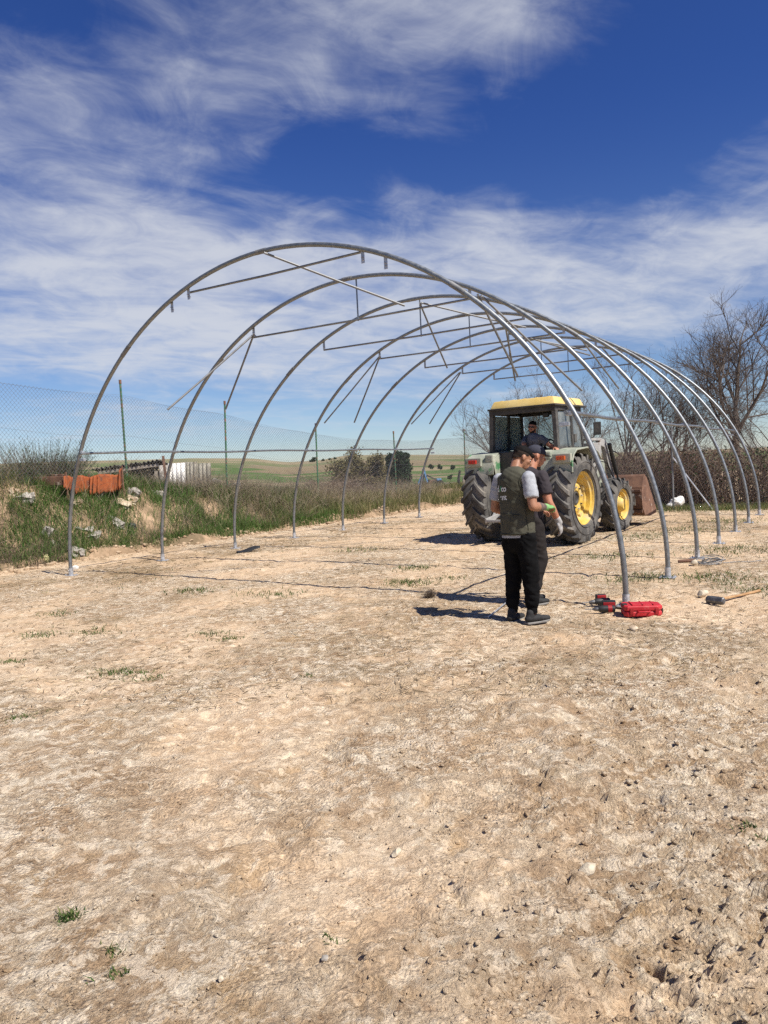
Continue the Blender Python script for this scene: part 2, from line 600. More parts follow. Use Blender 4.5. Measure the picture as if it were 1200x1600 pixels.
MAT['clod'] = mat('crumbled_soil', (.38, .275, .18), .95, col2=(.62, .52, .39), scale=3.0, bump=.6, bscale=60, spec=.1)
MAT['bankclod'] = mat('bank_clods', (.30, .205, .125), .95, col2=(.47, .355, .24), scale=4, bump=.6, bscale=40, spec=.1)
MAT['wood'] = mat('ash_wood', (.36, .20, .085), .6, col2=(.46, .28, .13), scale=12)
MAT['grey_wood'] = mat('weathered_wood', (.25, .21, .17), .9, col2=(.36, .31, .25), scale=12, bump=.4)
MAT['red'] = mat('red_plastic', (.42, .012, .018), .5, col2=(.50, .02, .03), scale=10, col3=(.42, .20, .15), s3=9, t3=(.58, .78))
MAT['red_dark'] = mat('dark_red_plastic', (.30, .01, .012), .5, scale=10)
MAT['steel_dark'] = mat('forged_steel', (.10, .10, .105), .5, .7, col2=(.2, .2, .2), scale=12, bump=.2)
MAT['skin'] = mat('tanned_skin', (.29, .135, .075), .5, col2=(.35, .17, .10), scale=14, spec=.4)
MAT['skin2'] = mat('ruddy_skin', (.36, .15, .085), .5, col2=(.42, .19, .115), scale=14, spec=.4)
MAT['hair'] = mat('black_hair', (.007, .006, .006), .75, scale=60, bump=.5, bscale=200, spec=.12)
MAT['fade'] = mat('clipped_hair', (.016, .012, .010), .8, col2=(.034, .022, .016), scale=60, spec=.15)
MAT['olive'] = mat('olive_cotton', (.062, .060, .042), .88, col2=(.080, .077, .056), scale=6, bump=.35, bscale=24, spec=.2)
MAT['olive_dark'] = mat('olive_seam', (.030, .030, .018), .9, scale=8)
MAT['grey_tee'] = mat('heather_grey_jersey', (.30, .31, .335), .9, col2=(.39, .40, .425), scale=30, bump=.3, bscale=22, spec=.2)
MAT['dark_tee'] = mat('charcoal_plum_jersey', (.035, .029, .033), .9, col2=(.05, .042, .047), scale=8, bump=.35, bscale=22, spec=.2)
MAT['black_cloth'] = mat('black_fleece', (.0045, .0045, .005), .95, col2=(.009, .009, .0095), scale=9, bump=.5, bscale=18, spec=.08)
MAT['dark_cloth'] = mat('dark_brown_trousers', (.020, .017, .0165), .95, col2=(.030, .026, .025), scale=9, bump=.5, bscale=18, spec=.1)
MAT['navy'] = mat('faded_navy_cotton', (.085, .095, .115), .9, col2=(.12, .13, .155), scale=8, bump=.4, bscale=22, spec=.2)
MAT['cap'] = mat('navy_cap_cotton', (.028, .028, .042), .85, scale=20)
MAT['glove_green'] = mat('green_work_glove', (.12, .30, .09), .8, col2=(.22, .40, .15), scale=18)
MAT['glove_grey'] = mat('grey_work_glove', (.30, .29, .28), .85, col2=(.42, .41, .40), scale=18)
MAT['sole'] = mat('pale_rubber_sole', (.21, .20, .185), .8, scale=20)
MAT['shoe'] = mat('black_mesh_shoe', (.009, .009, .009), .8, col2=(.024, .024, .024), scale=25, bump=.4, bscale=80)
MAT['tattoo'] = mat('faded_tattoo_ink', (.10, .075, .065), .6, col2=(.17, .11, .085), scale=26, lo=.45, hi=.55)
MAT['orange'] = mat('orange_netting', (.29, .078, .02), .9, col2=(.24, .055, .015), scale=22, col3=(.14, .055, .03), s3=5, t3=(.50, .64), bump=.6, bscale=40)
MAT['fibre'] = mat('fibre_cement', (.20, .185, .15), .92, col2=(.32, .295, .24), scale=5, bump=.3, col3=(.14, .11, .07), s3=3, t3=(.52, .66))
MAT['fibre_shaded'] = mat('shaded_fibre_cement', (.05, .046, .042), .92, col2=(.10, .09, .08), scale=5)  # shade under the shed roof is put into this darker colour
MAT['bark'] = mat('grey_brown_bark', (.075, .055, .042), .92, col2=(.13, .10, .078), scale=9, bump=.6)
MAT['twig'] = leafmat('bare_twigs', [(.085, .068, .058), (.14, .112, .095), (.20, .165, .14)], .9, 0)
MAT['bramble'] = leafmat('dead_brambles', [(.06, .035, .028), (.13, .08, .062), (.22, .155, .12), (.36, .28, .22)], .9, 0)
MAT['deadleaf'] = leafmat('dead_leaves', [(.045, .026, .018), (.09, .05, .03), (.13, .085, .045)], .9, .1)
MAT['grass'] = leafmat('spring_grass', [(.045, .105, .02), (.075, .15, .03), (.11, .19, .045), (.17, .20, .07)])
MAT['grass_mid'] = leafmat('rough_grass', [(.05, .095, .022), (.10, .13, .035), (.20, .18, .075), (.34, .28, .15)])
MAT['dry'] = leafmat('dry_stalks', [(.20, .15, .095), (.30, .24, .16), (.40, .33, .23), (.26, .21, .16)], .9, .1)
MAT['drydark'] = leafmat('old_dead_stalks', [(.09, .065, .045), (.16, .12, .085), (.26, .20, .15)], .9, .1)
MAT['straw'] = leafmat('straw_litter', [(.14, .10, .06), (.24, .175, .10), (.36, .28, .17), (.50, .41, .27)], .9, 0)
MAT['weed'] = leafmat('grey_green_weed', [(.05, .085, .025), (.085, .12, .05), (.13, .155, .08)])
MAT['evergreen'] = leafmat('evergreen_leaves', [(.010, .024, .010), (.018, .04, .015), (.03, .06, .02)])
MAT['bushleaf'] = leafmat('budding_shrub', [(.10, .085, .038), (.165, .14, .06), (.21, .18, .08), (.145, .115, .065)])
MAT['ivy'] = leafmat('dark_ivy', [(.015, .04, .012), (.03, .065, .018), (.06, .095, .03)])
MAT['farbush'] = leafmat('far_scrub', [(.025, .05, .018), (.05, .08, .03)])
MAT['blue'] = mat('faded_blue_paint', (.07, .19, .36), .6, col2=(.12, .27, .46), scale=6)
MAT['text_white'] = mat('white_print', (.66, .68, .66), .8, scale=30, var=.05)
MAT['text_green'] = mat('green_print', (.06, .35, .16), .8, scale=30, var=.05)


def glass_material():
    m = bpy.data.materials.new('dusty_cab_glass')
    m.use_nodes = True
    nt = m.node_tree; N = NT(nt)
    nt.nodes.remove(nt.nodes['Principled BSDF'])
    tr = N.n('ShaderNodeBsdfTransparent'); tr.inputs[0].default_value = (.82, .87, .86, 1)
    gl = N.n('ShaderNodeBsdfGlossy'); gl.inputs['Roughness'].default_value = .06; gl.inputs[0].default_value = (.9, .95, .95, 1)
    df = N.n('ShaderNodeBsdfDiffuse'); df.inputs[0].default_value = (.42, .44, .42, 1)
    tc = N.n('ShaderNodeTexCoord').outputs['Object']
    dust = N.ss(N.noise(tc, 2.2, 4, .55, .6), .35, .72, .16, .44)
    fr = N.n('ShaderNodeFresnel'); fr.inputs[0].default_value = 1.5
    a = N.n('ShaderNodeMixShader'); nt.links.new(fr.outputs[0], a.inputs[0]); nt.links.new(tr.outputs[0], a.inputs[1]); nt.links.new(gl.outputs[0], a.inputs[2])
    b = N.n('ShaderNodeMixShader'); nt.links.new(dust, b.inputs[0]); nt.links.new(a.outputs[0], b.inputs[1]); nt.links.new(df.outputs[0], b.inputs[2])
    nt.links.new(b.outputs[0], nt.nodes['Material Output'].inputs[0])
    return m


MAT['glass'] = glass_material()

# ------------------------------------------------------------------ yard, bank, hills
F0 = np.array([-7.2, 13.9]); DR = np.array([.537, .8436]); NN = np.array([-.8436, .537])   # foot of the bank: start, along, away from the yard


def track(x, y, p0, p1, w, depth, period, slant, seed):
    d = np.array(p1) - np.array(p0); L = np.hypot(*d); d = d / L
    dx = x - p0[0]; dy = y - p0[1]
    a = dx * d[0] + dy * d[1]; c = -dx * d[1] + dy * d[0]
    a = a + .05 * vn(x * 2.1, y * 2.1, seed + 3); c = c + .05 * vn(x * 1.3, y * 1.3, seed + 5)
    inside = sst(w, w * .75, np.abs(c)) * sst(-.2, .3, a) * sst(L + .2, L - .3, a)
    ph = (a + slant * np.abs(c)) / period
    fr = ph - np.floor(ph)
    lug = sst(.05, .16, fr) * sst(.52, .40, fr) * sst(.02, .06, np.abs(c))
    brk = sst(-.25, .35, vn(x * 1.7 + seed, y * 1.7, seed) + .3 * vn(x * 6, y * 6, seed + 1))
    return -depth * inside * (lug * brk + .25) + depth * .8 * sst(.16, .0, np.abs(np.abs(c) - w)) * sst(-.2, .3, a) * sst(L + .2, L - .3, a) * brk


# tyre-lug scars and crust edges in the soft corner of the yard
GROOVES = []
for (u0, v0, u1, v1) in [(604, 1325, 620, 1342), (655, 1368, 668, 1394), (690, 1383, 735, 1425), (720, 1332, 790, 1358), (758, 1458, 785, 1496), (815, 1345, 852, 1388), (788, 1368, 800, 1394), (884, 1362, 890, 1388),
                         (950, 1292, 985, 1345), (720, 1290, 760, 1310), (835, 1200, 870, 1250), (880, 1255, 960, 1297), (1070, 1425, 1100, 1450), (1095, 1445, 1160, 1492), (1140, 1475, 1210, 1525), (1080, 1540, 1122, 1572),
                         (1110, 1560, 1185, 1605), (645, 1425, 660, 1442), (700, 1480, 714, 1502), (1005, 1505, 1050, 1542), (1010, 1440, 1040, 1466), (900, 1175, 965, 1182), (1080, 1150, 1130, 1202), (1150, 1060, 1210, 1078),
                         (980, 1128, 1012, 1152), (560, 1192, 640, 1202), (430, 1240, 446, 1272), (660, 1240, 676, 1266), (330, 1232, 420, 1238), (1010, 1240, 1060, 1262), (1120, 1255, 1190, 1292), (940, 1400, 985, 1426), (860, 1440, 905, 1474),
                         (1030, 1345, 1085, 1372), (1150, 1370, 1200, 1402), (900, 1520, 950, 1560), (560, 1500, 580, 1522), (620, 1560, 650, 1582)]:
    A_ = g(u0, v0); B_ = g(u1, v1)
    GROOVES.append((A_.x, A_.y, B_.x, B_.y))


def grooves(x, y):
    h = np.zeros(np.shape(x))
    wx = x + .022 * vn(x * 9, y * 9, 141) + .008 * vn(x * 31, y * 31, 143); wy = y + .022 * vn(x * 9 + 7, y * 9, 142)
    for k, (ax, ay, bx, by) in enumerate(GROOVES):
        r = .25
        sel = (x > min(ax, bx) - r) & (x < max(ax, bx) + r) & (y > min(ay, by) - r) & (y < max(ay, by) + r)
        if not sel.any():
            continue
        px, py = wx[sel], wy[sel]
        dx, dy = bx - ax, by - ay; L2 = dx * dx + dy * dy
        t = np.clip(((px - ax) * dx + (py - ay) * dy) / L2, 0, 1)
        qx, qy = px - ax - t * dx, py - ay - t * dy
        sd = (qx * dy - qy * dx) / math.sqrt(L2); d = np.hypot(qx, qy); d = np.where(sd > 0, d, -d)
        w = .0105 + .004 * (k % 3); dep = (.014 + .005 * (k % 4)) * (1.25 if ax > .55 and ay < 3.2 else .75) * (.55 + .9 * sst(-.4, .5, vn(px * 14, py * 14, 150 + k)))
        end = np.sin(np.clip(t, .03, .97) * math.pi) ** .4
        h[sel] += end * (-dep * np.exp(-(d / w) ** 2) + dep * .60 * np.exp(-((d + 3.2 * w) / (2.6 * w)) ** 2) + dep * .30 * np.exp(-((d - 3.4 * w) / (3.0 * w)) ** 2))
    return h


def ground_h(x, y):
    x = np.asarray(x, float); y = np.asarray(y, float)
    near = sst(9, 4, y)
    rough = .45 + .75 * sst(-.6, 1.2, x - .12 * y + .9 * vn(x * .5, y * .5, 41)) * near + .35 * near
    h = .018 * fbm(x * .33, y * .33, 3, 5) + .010 * fbm(x * 1.2, y * 1.2, 3, 9)
    r1 = 1 - np.abs(fbm(x * 3.1, y * 3.1, 4, 21, .55))
    mid = sst(3.5, 6, y) * sst(30, 14, y)
    h = h + (rough * .018 + .020 * mid) * (r1 - .75)
    h = h + mid * .030 * np.clip(.45 - worley(x * 5.2 + .4 * vn(x * 3, y * 3, 7), y * 5.2, 61), 0, 1) * sst(-.2, .3, fbm(x * .7, y * .7, 3, 63))
    h = h + rough * .014 * fbm(x * 11, y * 11, 3, 33, .6)
    m = sst(.02, .40, fbm(x * .9 + 4, y * .9, 3, 51)) * (near * .8 + .2)
    w1 = worley(x * 9, y * 9, 3); w2 = worley(x * 22 + 5, y * 22, 8)
    w3 = worley(x * 46 + 2, y * 46, 18)
    h = h + m * (.008 * np.clip(.5 - w1, 0, 1) + .014 * np.clip(.5 - w2, 0, 1) + .016 * np.clip(.5 - w3, 0, 1) * near) * (.55 + rough)
    h = h + near * .012 * np.clip(.45 - worley(x * 38, y * 38, 28), 0, 1) * (.6 + rough) * sst(-.3, .3, vn(x * 2.6, y * 2.6, 29))
    cr = fbm(x * 1.9 + 1.3 * vn(x * .7, y * .7, 3), y * 2.6, 4, 121, .5)
    h = h - near * .022 * sst(.022, .002, np.abs(cr)) * sst(.0, .35, fbm(x * 1.1, y * 1.1 + 8, 3, 131) + .25 * sst(-.5, 1.5, x))
    # broken crust: little steps
    q = fbm(x * 2.2 + 9, y * 2.2, 4, 71, .55)
    h = h + rough * .016 * (sst(.06, .09, q) + sst(-.22, -.19, q))
    for (p0, p1, w, dp, per, sl, sd) in [((1.55, 1.55), (.35, 5.2), .24, .036, .19, .75, 3), ((2.9, 2.6), (1.9, 6.3), .24, .030, .19, .75, 8),
                                         ((.75, 2.0), (-.2, 4.6), .20, .012, .2, .75, 15), ((4.6, 5.0), (3.2, 16), .26, .016, .2, .75, 23), ((-.9, 2.2), (1.5, 12.5), .24, .016, .2, .75, 29), ((.65, 1.9), (3.0, 12.0), .24, .016, .2, .75, 35)]:
        h = h + track(x, y, p0, p1, w, dp, per, sl, sd)
    h = h + grooves(x, y)
    fade = sst(80, 30, np.abs(y)) * sst(60, 25, np.abs(x))
    return h * fade


def gz(x, y):
    return float(ground_h(np.array([x]), np.array([y]))[0])


def make_ground():
    inv = np.linspace(1 / 1.35, 1 / 60, 560)
    ys = np.concatenate([np.linspace(-30, 1.3, 30), 1 / inv])
    nc = 430
    u = np.linspace(-1, 1, nc)
    u = u * (.55 + .45 * np.abs(u) ** 3)
    hw = np.where(ys > 0, 3.0 + .95 * ys, 3.0 - ys * .6) * 1.25
    X = hw[:, None] * u[None, :]; Y = np.repeat(ys[:, None], nc, 1)
    Z = ground_h(X.ravel(), Y.ravel()).reshape(X.shape)
    # dead litter and thin weeds on the far half of the yard
    veg = (.35 + .65 * sst(-.15, .35, fbm(X * .45 + 3, Y * .30, 4, 81))) * sst(5.5, 10, Y) + .55 * sst(.2, .6, fbm(X * .8, Y * .6, 3, 91)) * sst(3.5, 6, Y)
    me = npmesh('ground', np.stack([X, Y, Z], -1).reshape(-1, 3), grid_faces(*X.shape), {'veg': np.clip(veg, 0, 1).ravel()})
    return tag(link('ground', me, MAT['soil'], smooth=True), kind='structure', label='dry pale earth yard with crumbled clods and tyre marks')


make_ground()

BS = np.array([-16, -4, 1.5, 4.9, 8.4, 12.8, 18, 25, 40.])
BH = np.array([1.6, 1.7, 1.62, 1.40, 1.05, .70, .48, .40, .2])


def so(x, y):
    dx = x - F0[0]; dy = y - F0[1]
    return dx * DR[0] + dy * DR[1], dx * NN[0] + dy * NN[1]


def bank_z(s, o):
    oo = o + .32 * fbm(s * .8, o * .25, 3, 7) - .1
    b = np.interp(s, BS, BH)
    slope = sst(-.05, 2.1, oo) * (1 - .25 * sst(3, 9, oo))
    step = .16 * sst(-.02, .14, oo) * (1 + .6 * vn(s * 2.2, o * 1.1, 77))
    n = .20 * fbm(s * .55, o * .7, 4, 13) * sst(0, 1.4, oo) * b + .07 * fbm(s * 2.6, o * 2.6, 4, 29, .6) * sst(-.05, .3, oo)
    z = np.maximum(b * slope, step) + n
    return np.where(oo < -.05, -.08, z) - 1.2 * sst(11, 19, oo)


def bank_pt(s, o):
    s = np.asarray(s, float); o = np.asarray(o, float)
    x = F0[0] + DR[0] * s + NN[0] * o; y = F0[1] + DR[1] * s + NN[1] * o
    return np.stack([x, y, bank_z(s, o)], -1)


def make_bank():
    s = np.linspace(-16, 40, 430); o = np.concatenate([np.linspace(-.5, 3.2, 80), np.linspace(3.35, 19, 30)])
    S, O = np.meshgrid(s, o, indexing='ij')
    me = npmesh('earth_bank', bank_pt(S, O).reshape(-1, 3), grid_faces(*S.shape))
    return tag(link('earth_bank', me, MAT['bank'], smooth=True), kind='structure', label='rough earth bank rising beside the left hoop feet')


make_bank()


def hill_material():
    m = bpy.data.materials.new('hill_fields')
    m.use_nodes = True
    nt = m.node_tree; N = NT(nt); p = nt.nodes['Principled BSDF']
    tc = N.n('ShaderNodeTexCoord').outputs['Object']
    x, y, z = N.sep(tc)
    v = N.comb(N.m('MULTIPLY', x, .5), y, 0.0)
    a = N.noise(v, .021, 3, .5, .3)
    b = N.noise(v, .11, 6, .65)
    e = N.noise(v, .8, 5, .7)
    c = N.mix(N.ss(a, .42, .47), (.22, .17, .10), (.085, .135, .04))
    c = N.mix(N.ss(a, .54, .57), c, (.27, .22, .13))
    c = N.mix(N.m('MULTIPLY', N.ss(b, .5, .64), .6), c, (.16, .13, .085))
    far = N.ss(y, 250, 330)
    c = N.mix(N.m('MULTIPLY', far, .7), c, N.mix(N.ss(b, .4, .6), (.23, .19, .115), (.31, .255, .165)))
    c = N.mix(1.0, c, N.mix(e, (.7, .7, .7), (1.3, 1.3, 1.3)), 'MULTIPLY')
    nt.links.new(c, p.inputs['Base Color'])
    p.inputs['Roughness'].default_value = .95; p.inputs['Specular IOR Level'].default_value = .1
    return m


RIDGE_A = np.array([-3.2, -.9, -.45, -.25, -.165, -.125, -.08, -.045, .0, .055, .122, .25, .5, .9, 3.2])
RIDGE_H = np.array([6., 8., 12, 11.0, 9.2, 6.6, 7.0, 8.6, 8.0, 6.9, 5.6, 3.5, 2., 4., 6.])


def hill_z(az, d):
    r = np.interp(az, RIDGE_A, RIDGE_H)
    base = -1.1 + .9 * sst(30, 75, d) - 2.2 * sst(70, 130, d)
    z = base + (r + 2.4) * sst(120, 400, d) - 14 * sst(420, 1400, d)
    x = d * np.sin(az); y = d * np.cos(az)
    return z + .55 * fbm(x * .025, y * .025, 4, 61) * sst(45, 120, d) + .5 * fbm(x * .008, y * .008, 3, 66) * sst(200, 350, d)


def make_hills():
    az = np.concatenate([np.linspace(-math.pi, -.9, 40)[:-1], np.linspace(-.9, .9, 200), np.linspace(.9, math.pi, 40)[1:]])
    d = np.concatenate([np.linspace(34, 150, 45), np.geomspace(153, 1800, 65)])
    A, D = np.meshgrid(az, d, indexing='ij')
    Z = hill_z(A, D)
    Z = np.where((np.abs(A) > 1.2) & (D < 80), np.minimum(Z, -.35), Z)
    V = np.stack([D * np.sin(A), D * np.cos(A), Z], -1).reshape(-1, 3)
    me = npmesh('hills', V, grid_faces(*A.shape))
    return tag(link('hills', me, hill_material(), smooth=True), kind='structure', label='low tan hills with strips of green field')


make_hills()

# ------------------------------------------------------------------ the tunnel frame
TAZ = .568
TC = np.array([-1.4701, 10.3738]); TW, TS, TH, TN, TLEG = 9.409, 2.0189, 4.5954, 1.961, .1716


def arch_pts(n=72, r_in=0.0):
    pts = [(-TW / 2 + r_in, 0.0)]
    for i in range(n + 1):
        a = math.pi * (1 - i / n); c, s = math.cos(a), math.sin(a)
        x = TW / 2 * math.copysign(abs(c) ** (2 / TN), c); z = TLEG + (TH - TLEG) * abs(s) ** (2 / TN)
        pts.append((x, z))
    pts.append((TW / 2 - r_in, 0.0))
    return pts


def arch_at(x):
    x = max(-TW / 2, min(TW / 2, x))
    c = abs(x / (TW / 2)) ** (TN / 2)
    return TLEG + (TH - TLEG) * max(0, 1 - c * c) ** (1 / TN)


def make_tunnel():
    root = empty('polytunnel_frame', (TC[0], TC[1], 0), -TAZ)
    tag(root, 'unfinished galvanised steel polytunnel frame of seven bare hoops over the yard', 'polytunnel frame')
    R = .031
    prof = arch_pts()
    # one hoop
    for i in range(7):
        y = TS * i
        jit = [0, .012, -.01, .008, -.012, .01, 0][i]
        mb = MB()
        mb.tube([(x, y + jit * math.sin(k * .2), z if 0 < k < len(prof) - 1 else -.04) for k, (x, z) in enumerate(prof)], R, 12)
        a = mb.build('hoop', MAT['galv'], root, smooth=True, angle=50)
        # bolted sleeves where the tube lengths meet
        for fx in (-2.9, -.02, 2.9):
            x0 = fx - .09; x1 = fx + .09
            s_ = MB(); s_.tube([(x0, y, arch_at(x0)), (fx, y, arch_at(fx)), (x1, y, arch_at(x1))], R + .0035, 12)
            s_.tube([(fx - .045, y - R - .012, arch_at(fx - .045)), (fx - .045, y + R + .012, arch_at(fx - .045))], .007, 6)
            s_.tube([(fx + .045, y - R - .012, arch_at(fx + .045)), (fx + .045, y + R + .012, arch_at(fx + .045))], .007, 6)
            s_.build('sleeve', MAT['galv_dull'], a, smooth=True)
        for sx in (-1, 1):
            p = MB(); x = sx * TW / 2
            h = max(0.0, gz(*wp(x, y)[:2]))
            p.box((x, y, h + .006), (.20, .16, .012), bev=.002)
            p.tube([(x, y, h + .008), (x, y, h + .13)], R + .008, 12)
            for bx in (-.075, .075):
                p.tube([(x + bx, y - .05, h + .01), (x + bx, y - .05, h + .03)], .009, 6)
                p.tube([(x + bx, y + .05, h + .01), (x + bx, y + .05, h + .03)], .009, 6)
            for bz in (.05, .09):
                p.tube([(x, y - R - .016, h + bz), (x, y + R + .016, h + bz)], .008, 6)
            p.build('base_plate', MAT['zinc_bright'], a, smooth=True)
        # tie beam on hanging lugs, king post
        if i == 0:
            t0, t1, tz = -1.47, 1.57, 4.29
        else:
            t0, t1, tz = -2.05, 2.08, 3.965 + random.uniform(-.02, .02)
        tb = MB(); tb.tube([(t0 - .02, y + .04, tz), ((t0 + t1) / 2, y + .04, tz - .012), (t1 + .02, y + .04, tz)], .0165, 8)
        tb.build('tie_bar', MAT['galv'], root, smooth=True)
        for bx in ([-1.83, -1.47, 1.6, 1.93] if i == 0 else [t0, t1]):
            b = MB(); z = arch_at(bx)
            b.box((bx, y + .025, z - .085), (.05, .006, .17), bev=.0015)
            b.tube([(bx, y, z - .13), (bx, y + .06, z - .13)], .007, 6)
            b.tube([(bx, y - .01, z - .10), (bx, y + .045, z - .10)], .007, 6)
            b.build('lug_bracket', MAT['zinc_bright'], a)
        if i > 0:
            k = MB(); k.tube([(.12, y + .045, tz - .03), (.12, y + .045, arch_at(.12) - .02)], .0125, 8)
            k.build('king_post', MAT['galv'], root, smooth=True)
    # side rails clipped inside the hoops
    for sx in (-1, 1):
        x = sx * 4.14; z = 2.085
        r = MB()
        r.tube([(x + .008 * math.sin(k * 1.7), -.06 + (TS * 6 + .12) * k / 24, z + .01 * math.sin(k * .9 + sx)) for k in range(25)], .021, 10)
        rail = r.build('side_rail', MAT['galv'], root, smooth=True)
        for i in range(7):
            c = MB(); c.box((x + sx * .035, TS * i, z), (.10, .05, .055), bev=.008)
            c.build('rail_clamp', MAT['zinc_bright'], rail)
        for i in (0, 6):
            c = MB(); xx = sx * 4.20
            c.box((xx + sx * .02 - sx * .10, TS * i - .03, 1.97), (.11, .05, .045), bev=.006)
            c.build('rail_end_cap', MAT['zinc_bright'], rail)
    # loose braces, bolted at one end only
    for (i, a, e) in [(0, (.09, 4.54), (1.39, 1.36, 3.86)),
                      (1, (-2.03, 3.98), (-2.8, -1.34, 2.72)), (1, (-2.01, 3.98), (-2.95, .16, 2.80)),
                      (2, (.17, 4.48), (.02, 1.2, 3.47)), (2, (.22, 4.49), (1.59, 1.38, 4.05)),
                      (3, (-2.04, 4.0), (-3.48, -.2, 2.67)), (3, (-2.02, 4.0), (-3.0, .3, 2.66)),
                      (5, (-2.13, 3.98), (-3.55, -.2, 2.74)), (5, (-2.09, 3.98), (-3.27, .32, 2.74)),
                      (1, (2.24, 3.96), (2.44, .82, 2.88)), (1, (2.30, 3.94), (3.32, 1.12, 2.59)),
                      (2, (1.77, 3.95), (1.43, 1.16, 3.08)), (3, (2.4, 3.84), (2.84, .9, 2.90)), (3, (1.45, 3.94), (2.09, 1.58, 3.70)),
                      (4, (.12, 4.46), (1.5, 1.3, 4.05)), (4, (2.25, 3.85), (2.85, .9, 2.85))]:
        y = TS * i
        p0 = Vector((a[0], y - .03, a[1])); p1 = Vector((e[0], y + e[1], e[2]))
        b = MB(); b.tube([p0 - (p1 - p0).normalized() * .03, (p0 + p1) / 2 + Vector((0, 0, -.006)), p1], .0165, 8)
        o = b.build('brace', MAT['galv_dull'], root, smooth=True)
        h = MB(); dd = (p1 - p0).normalized()
        h.tube([p0 + Vector((0, -.03, 0)), p0 + Vector((0, .06, 0))], .008, 6)
        h.build('bolt', MAT['zinc_bright'], o)
    return root


def wp(x, y, z=0.0):
    """tunnel coordinates to the yard"""
    return (TC[0] + math.cos(TAZ) * x + math.sin(TAZ) * y, TC[1] - math.sin(TAZ) * x + math.cos(TAZ) * y, z)


make_tunnel()


# ------------------------------------------------------------------ chain-link fences
def chain_link(path, zb, zt, pitch, rw, name, parent):
    """path: polyline of xy; zb/zt: functions of distance along it; woven zigzag wires"""
    path = np.array(path, float)
    seg = np.hypot(*np.diff(path, axis=0).T); L = np.concatenate([[0], np.cumsum(seg)])
    n = int(L[-1] / pitch); rows = int(round(2.1 / pitch))
    k = np.arange(n)[:, None]; j = np.arange(rows + 1)[None, :]
    d = (k + ((j + k) % 2) * 1.0) * pitch
    d = np.clip(d + 0 * j, 0, L[-1])
    x = np.interp(d, L, path[:, 0]); y = np.interp(d, L, path[:, 1])
    t = j / rows
    b = zb(d); z = b + (zt(d) - b) * t
    sag = .03 * np.sin(d * 1.3) * t
    tang = path[-1] - path[0]; tang = tang / np.hypot(*tang)
    nx, ny = -tang[1], tang[0]
    off = (np.where((j + k) % 2 == 0, 1, -1)) * rw * .9 + .025 * vn(d * .8, z * 1.1, 5)
    P = np.stack([x + nx * off, y + ny * off, z - sag], -1)
    o = strands(name, P, np.full((n, rows + 1), rw), MAT['wire'], parent)
    o['kind'] = 'stuff'
    return o


def line_wire(path, zf, r, parent, name, n=60, sag=0.0):
    path = np.array(path, float); L = np.concatenate([[0], np.cumsum(np.hypot(*np.diff(path, axis=0).T))])
    d = np.linspace(0, L[-1], n)
    P = np.stack([np.interp(d, L, path[:, 0]), np.interp(d, L, path[:, 1]), zf(d)], -1)
    return strands(name, P[None], np.full((1, n), r), MAT['wire'], parent, sides=4)


def make_left_fence():
    root = empty('chain_link_fence', (0, 0, 0))
    tag(root, 'sagging chain link fence on green posts along the weedy bank', 'fence')
    off = 2.2
    P0 = F0 + NN * off
    s_post = np.array([-3.0, 1.0 - 0.0, 4.87, 8.39, 12.79, 17.95, 24.2])
    top = np.array([4.15, 4.0, 3.86, 3.50, 2.95, 2.76, 2.95])
    ends = [P0 + DR * -6.0, P0 + DR * 24.2]
    zt = lambda d: np.interp(d - 6.0, s_post, top - .12) - .10 * np.abs(np.sin(np.pi * np.interp(d - 6.0, s_post, np.arange(7)))) ** 1.5 * .6
    zb = lambda d: zt(d) - np.interp(d - 6.0, [0, 10, 25], [2.35, 2.1, 2.0])
    chain_link(ends, zb, zt, .047, .0034, 'wire_mesh', root)
    line_wire(ends, zt, .0026, root, 'top_wire', 160)
    line_wire(ends, lambda d: zt(d) - 1.0 + .03 * np.sin(d * 1.1), .0026, root, 'middle_wire', 160)
    tops = {}
    for k, s in enumerate(s_post):
        if s in (1.0,):
            continue
        p = P0 + DR * s
        zb0 = float(bank_z(np.array([s]), np.array([off]))[0]) - .3
        lean = [(0, 0), (0, 0), (-.05, 0), (.05, .05), (0, 0), (-.05, .02), (0, 0)][k]
        m = MB()
        m.tube([(p[0] - .04, p[1], zb0), (p[0] + lean[0], p[1] + lean[1], top[k] + .22)], .026, 10)
        po = m.build('post', MAT['post_green'], root, smooth=True)
        c = MB(); c.tube([(p[0] + lean[0], p[1] + lean[1], top[k] + .17), (p[0] + lean[0], p[1] + lean[1], top[k] + .27)], .033, 10)
        c.build('post_cap', MAT['rust'], po, smooth=True)
    return root


make_left_fence()

BACK = [(3.94, 35.5), (8.05, 20.9), (14.5, 18.6)]


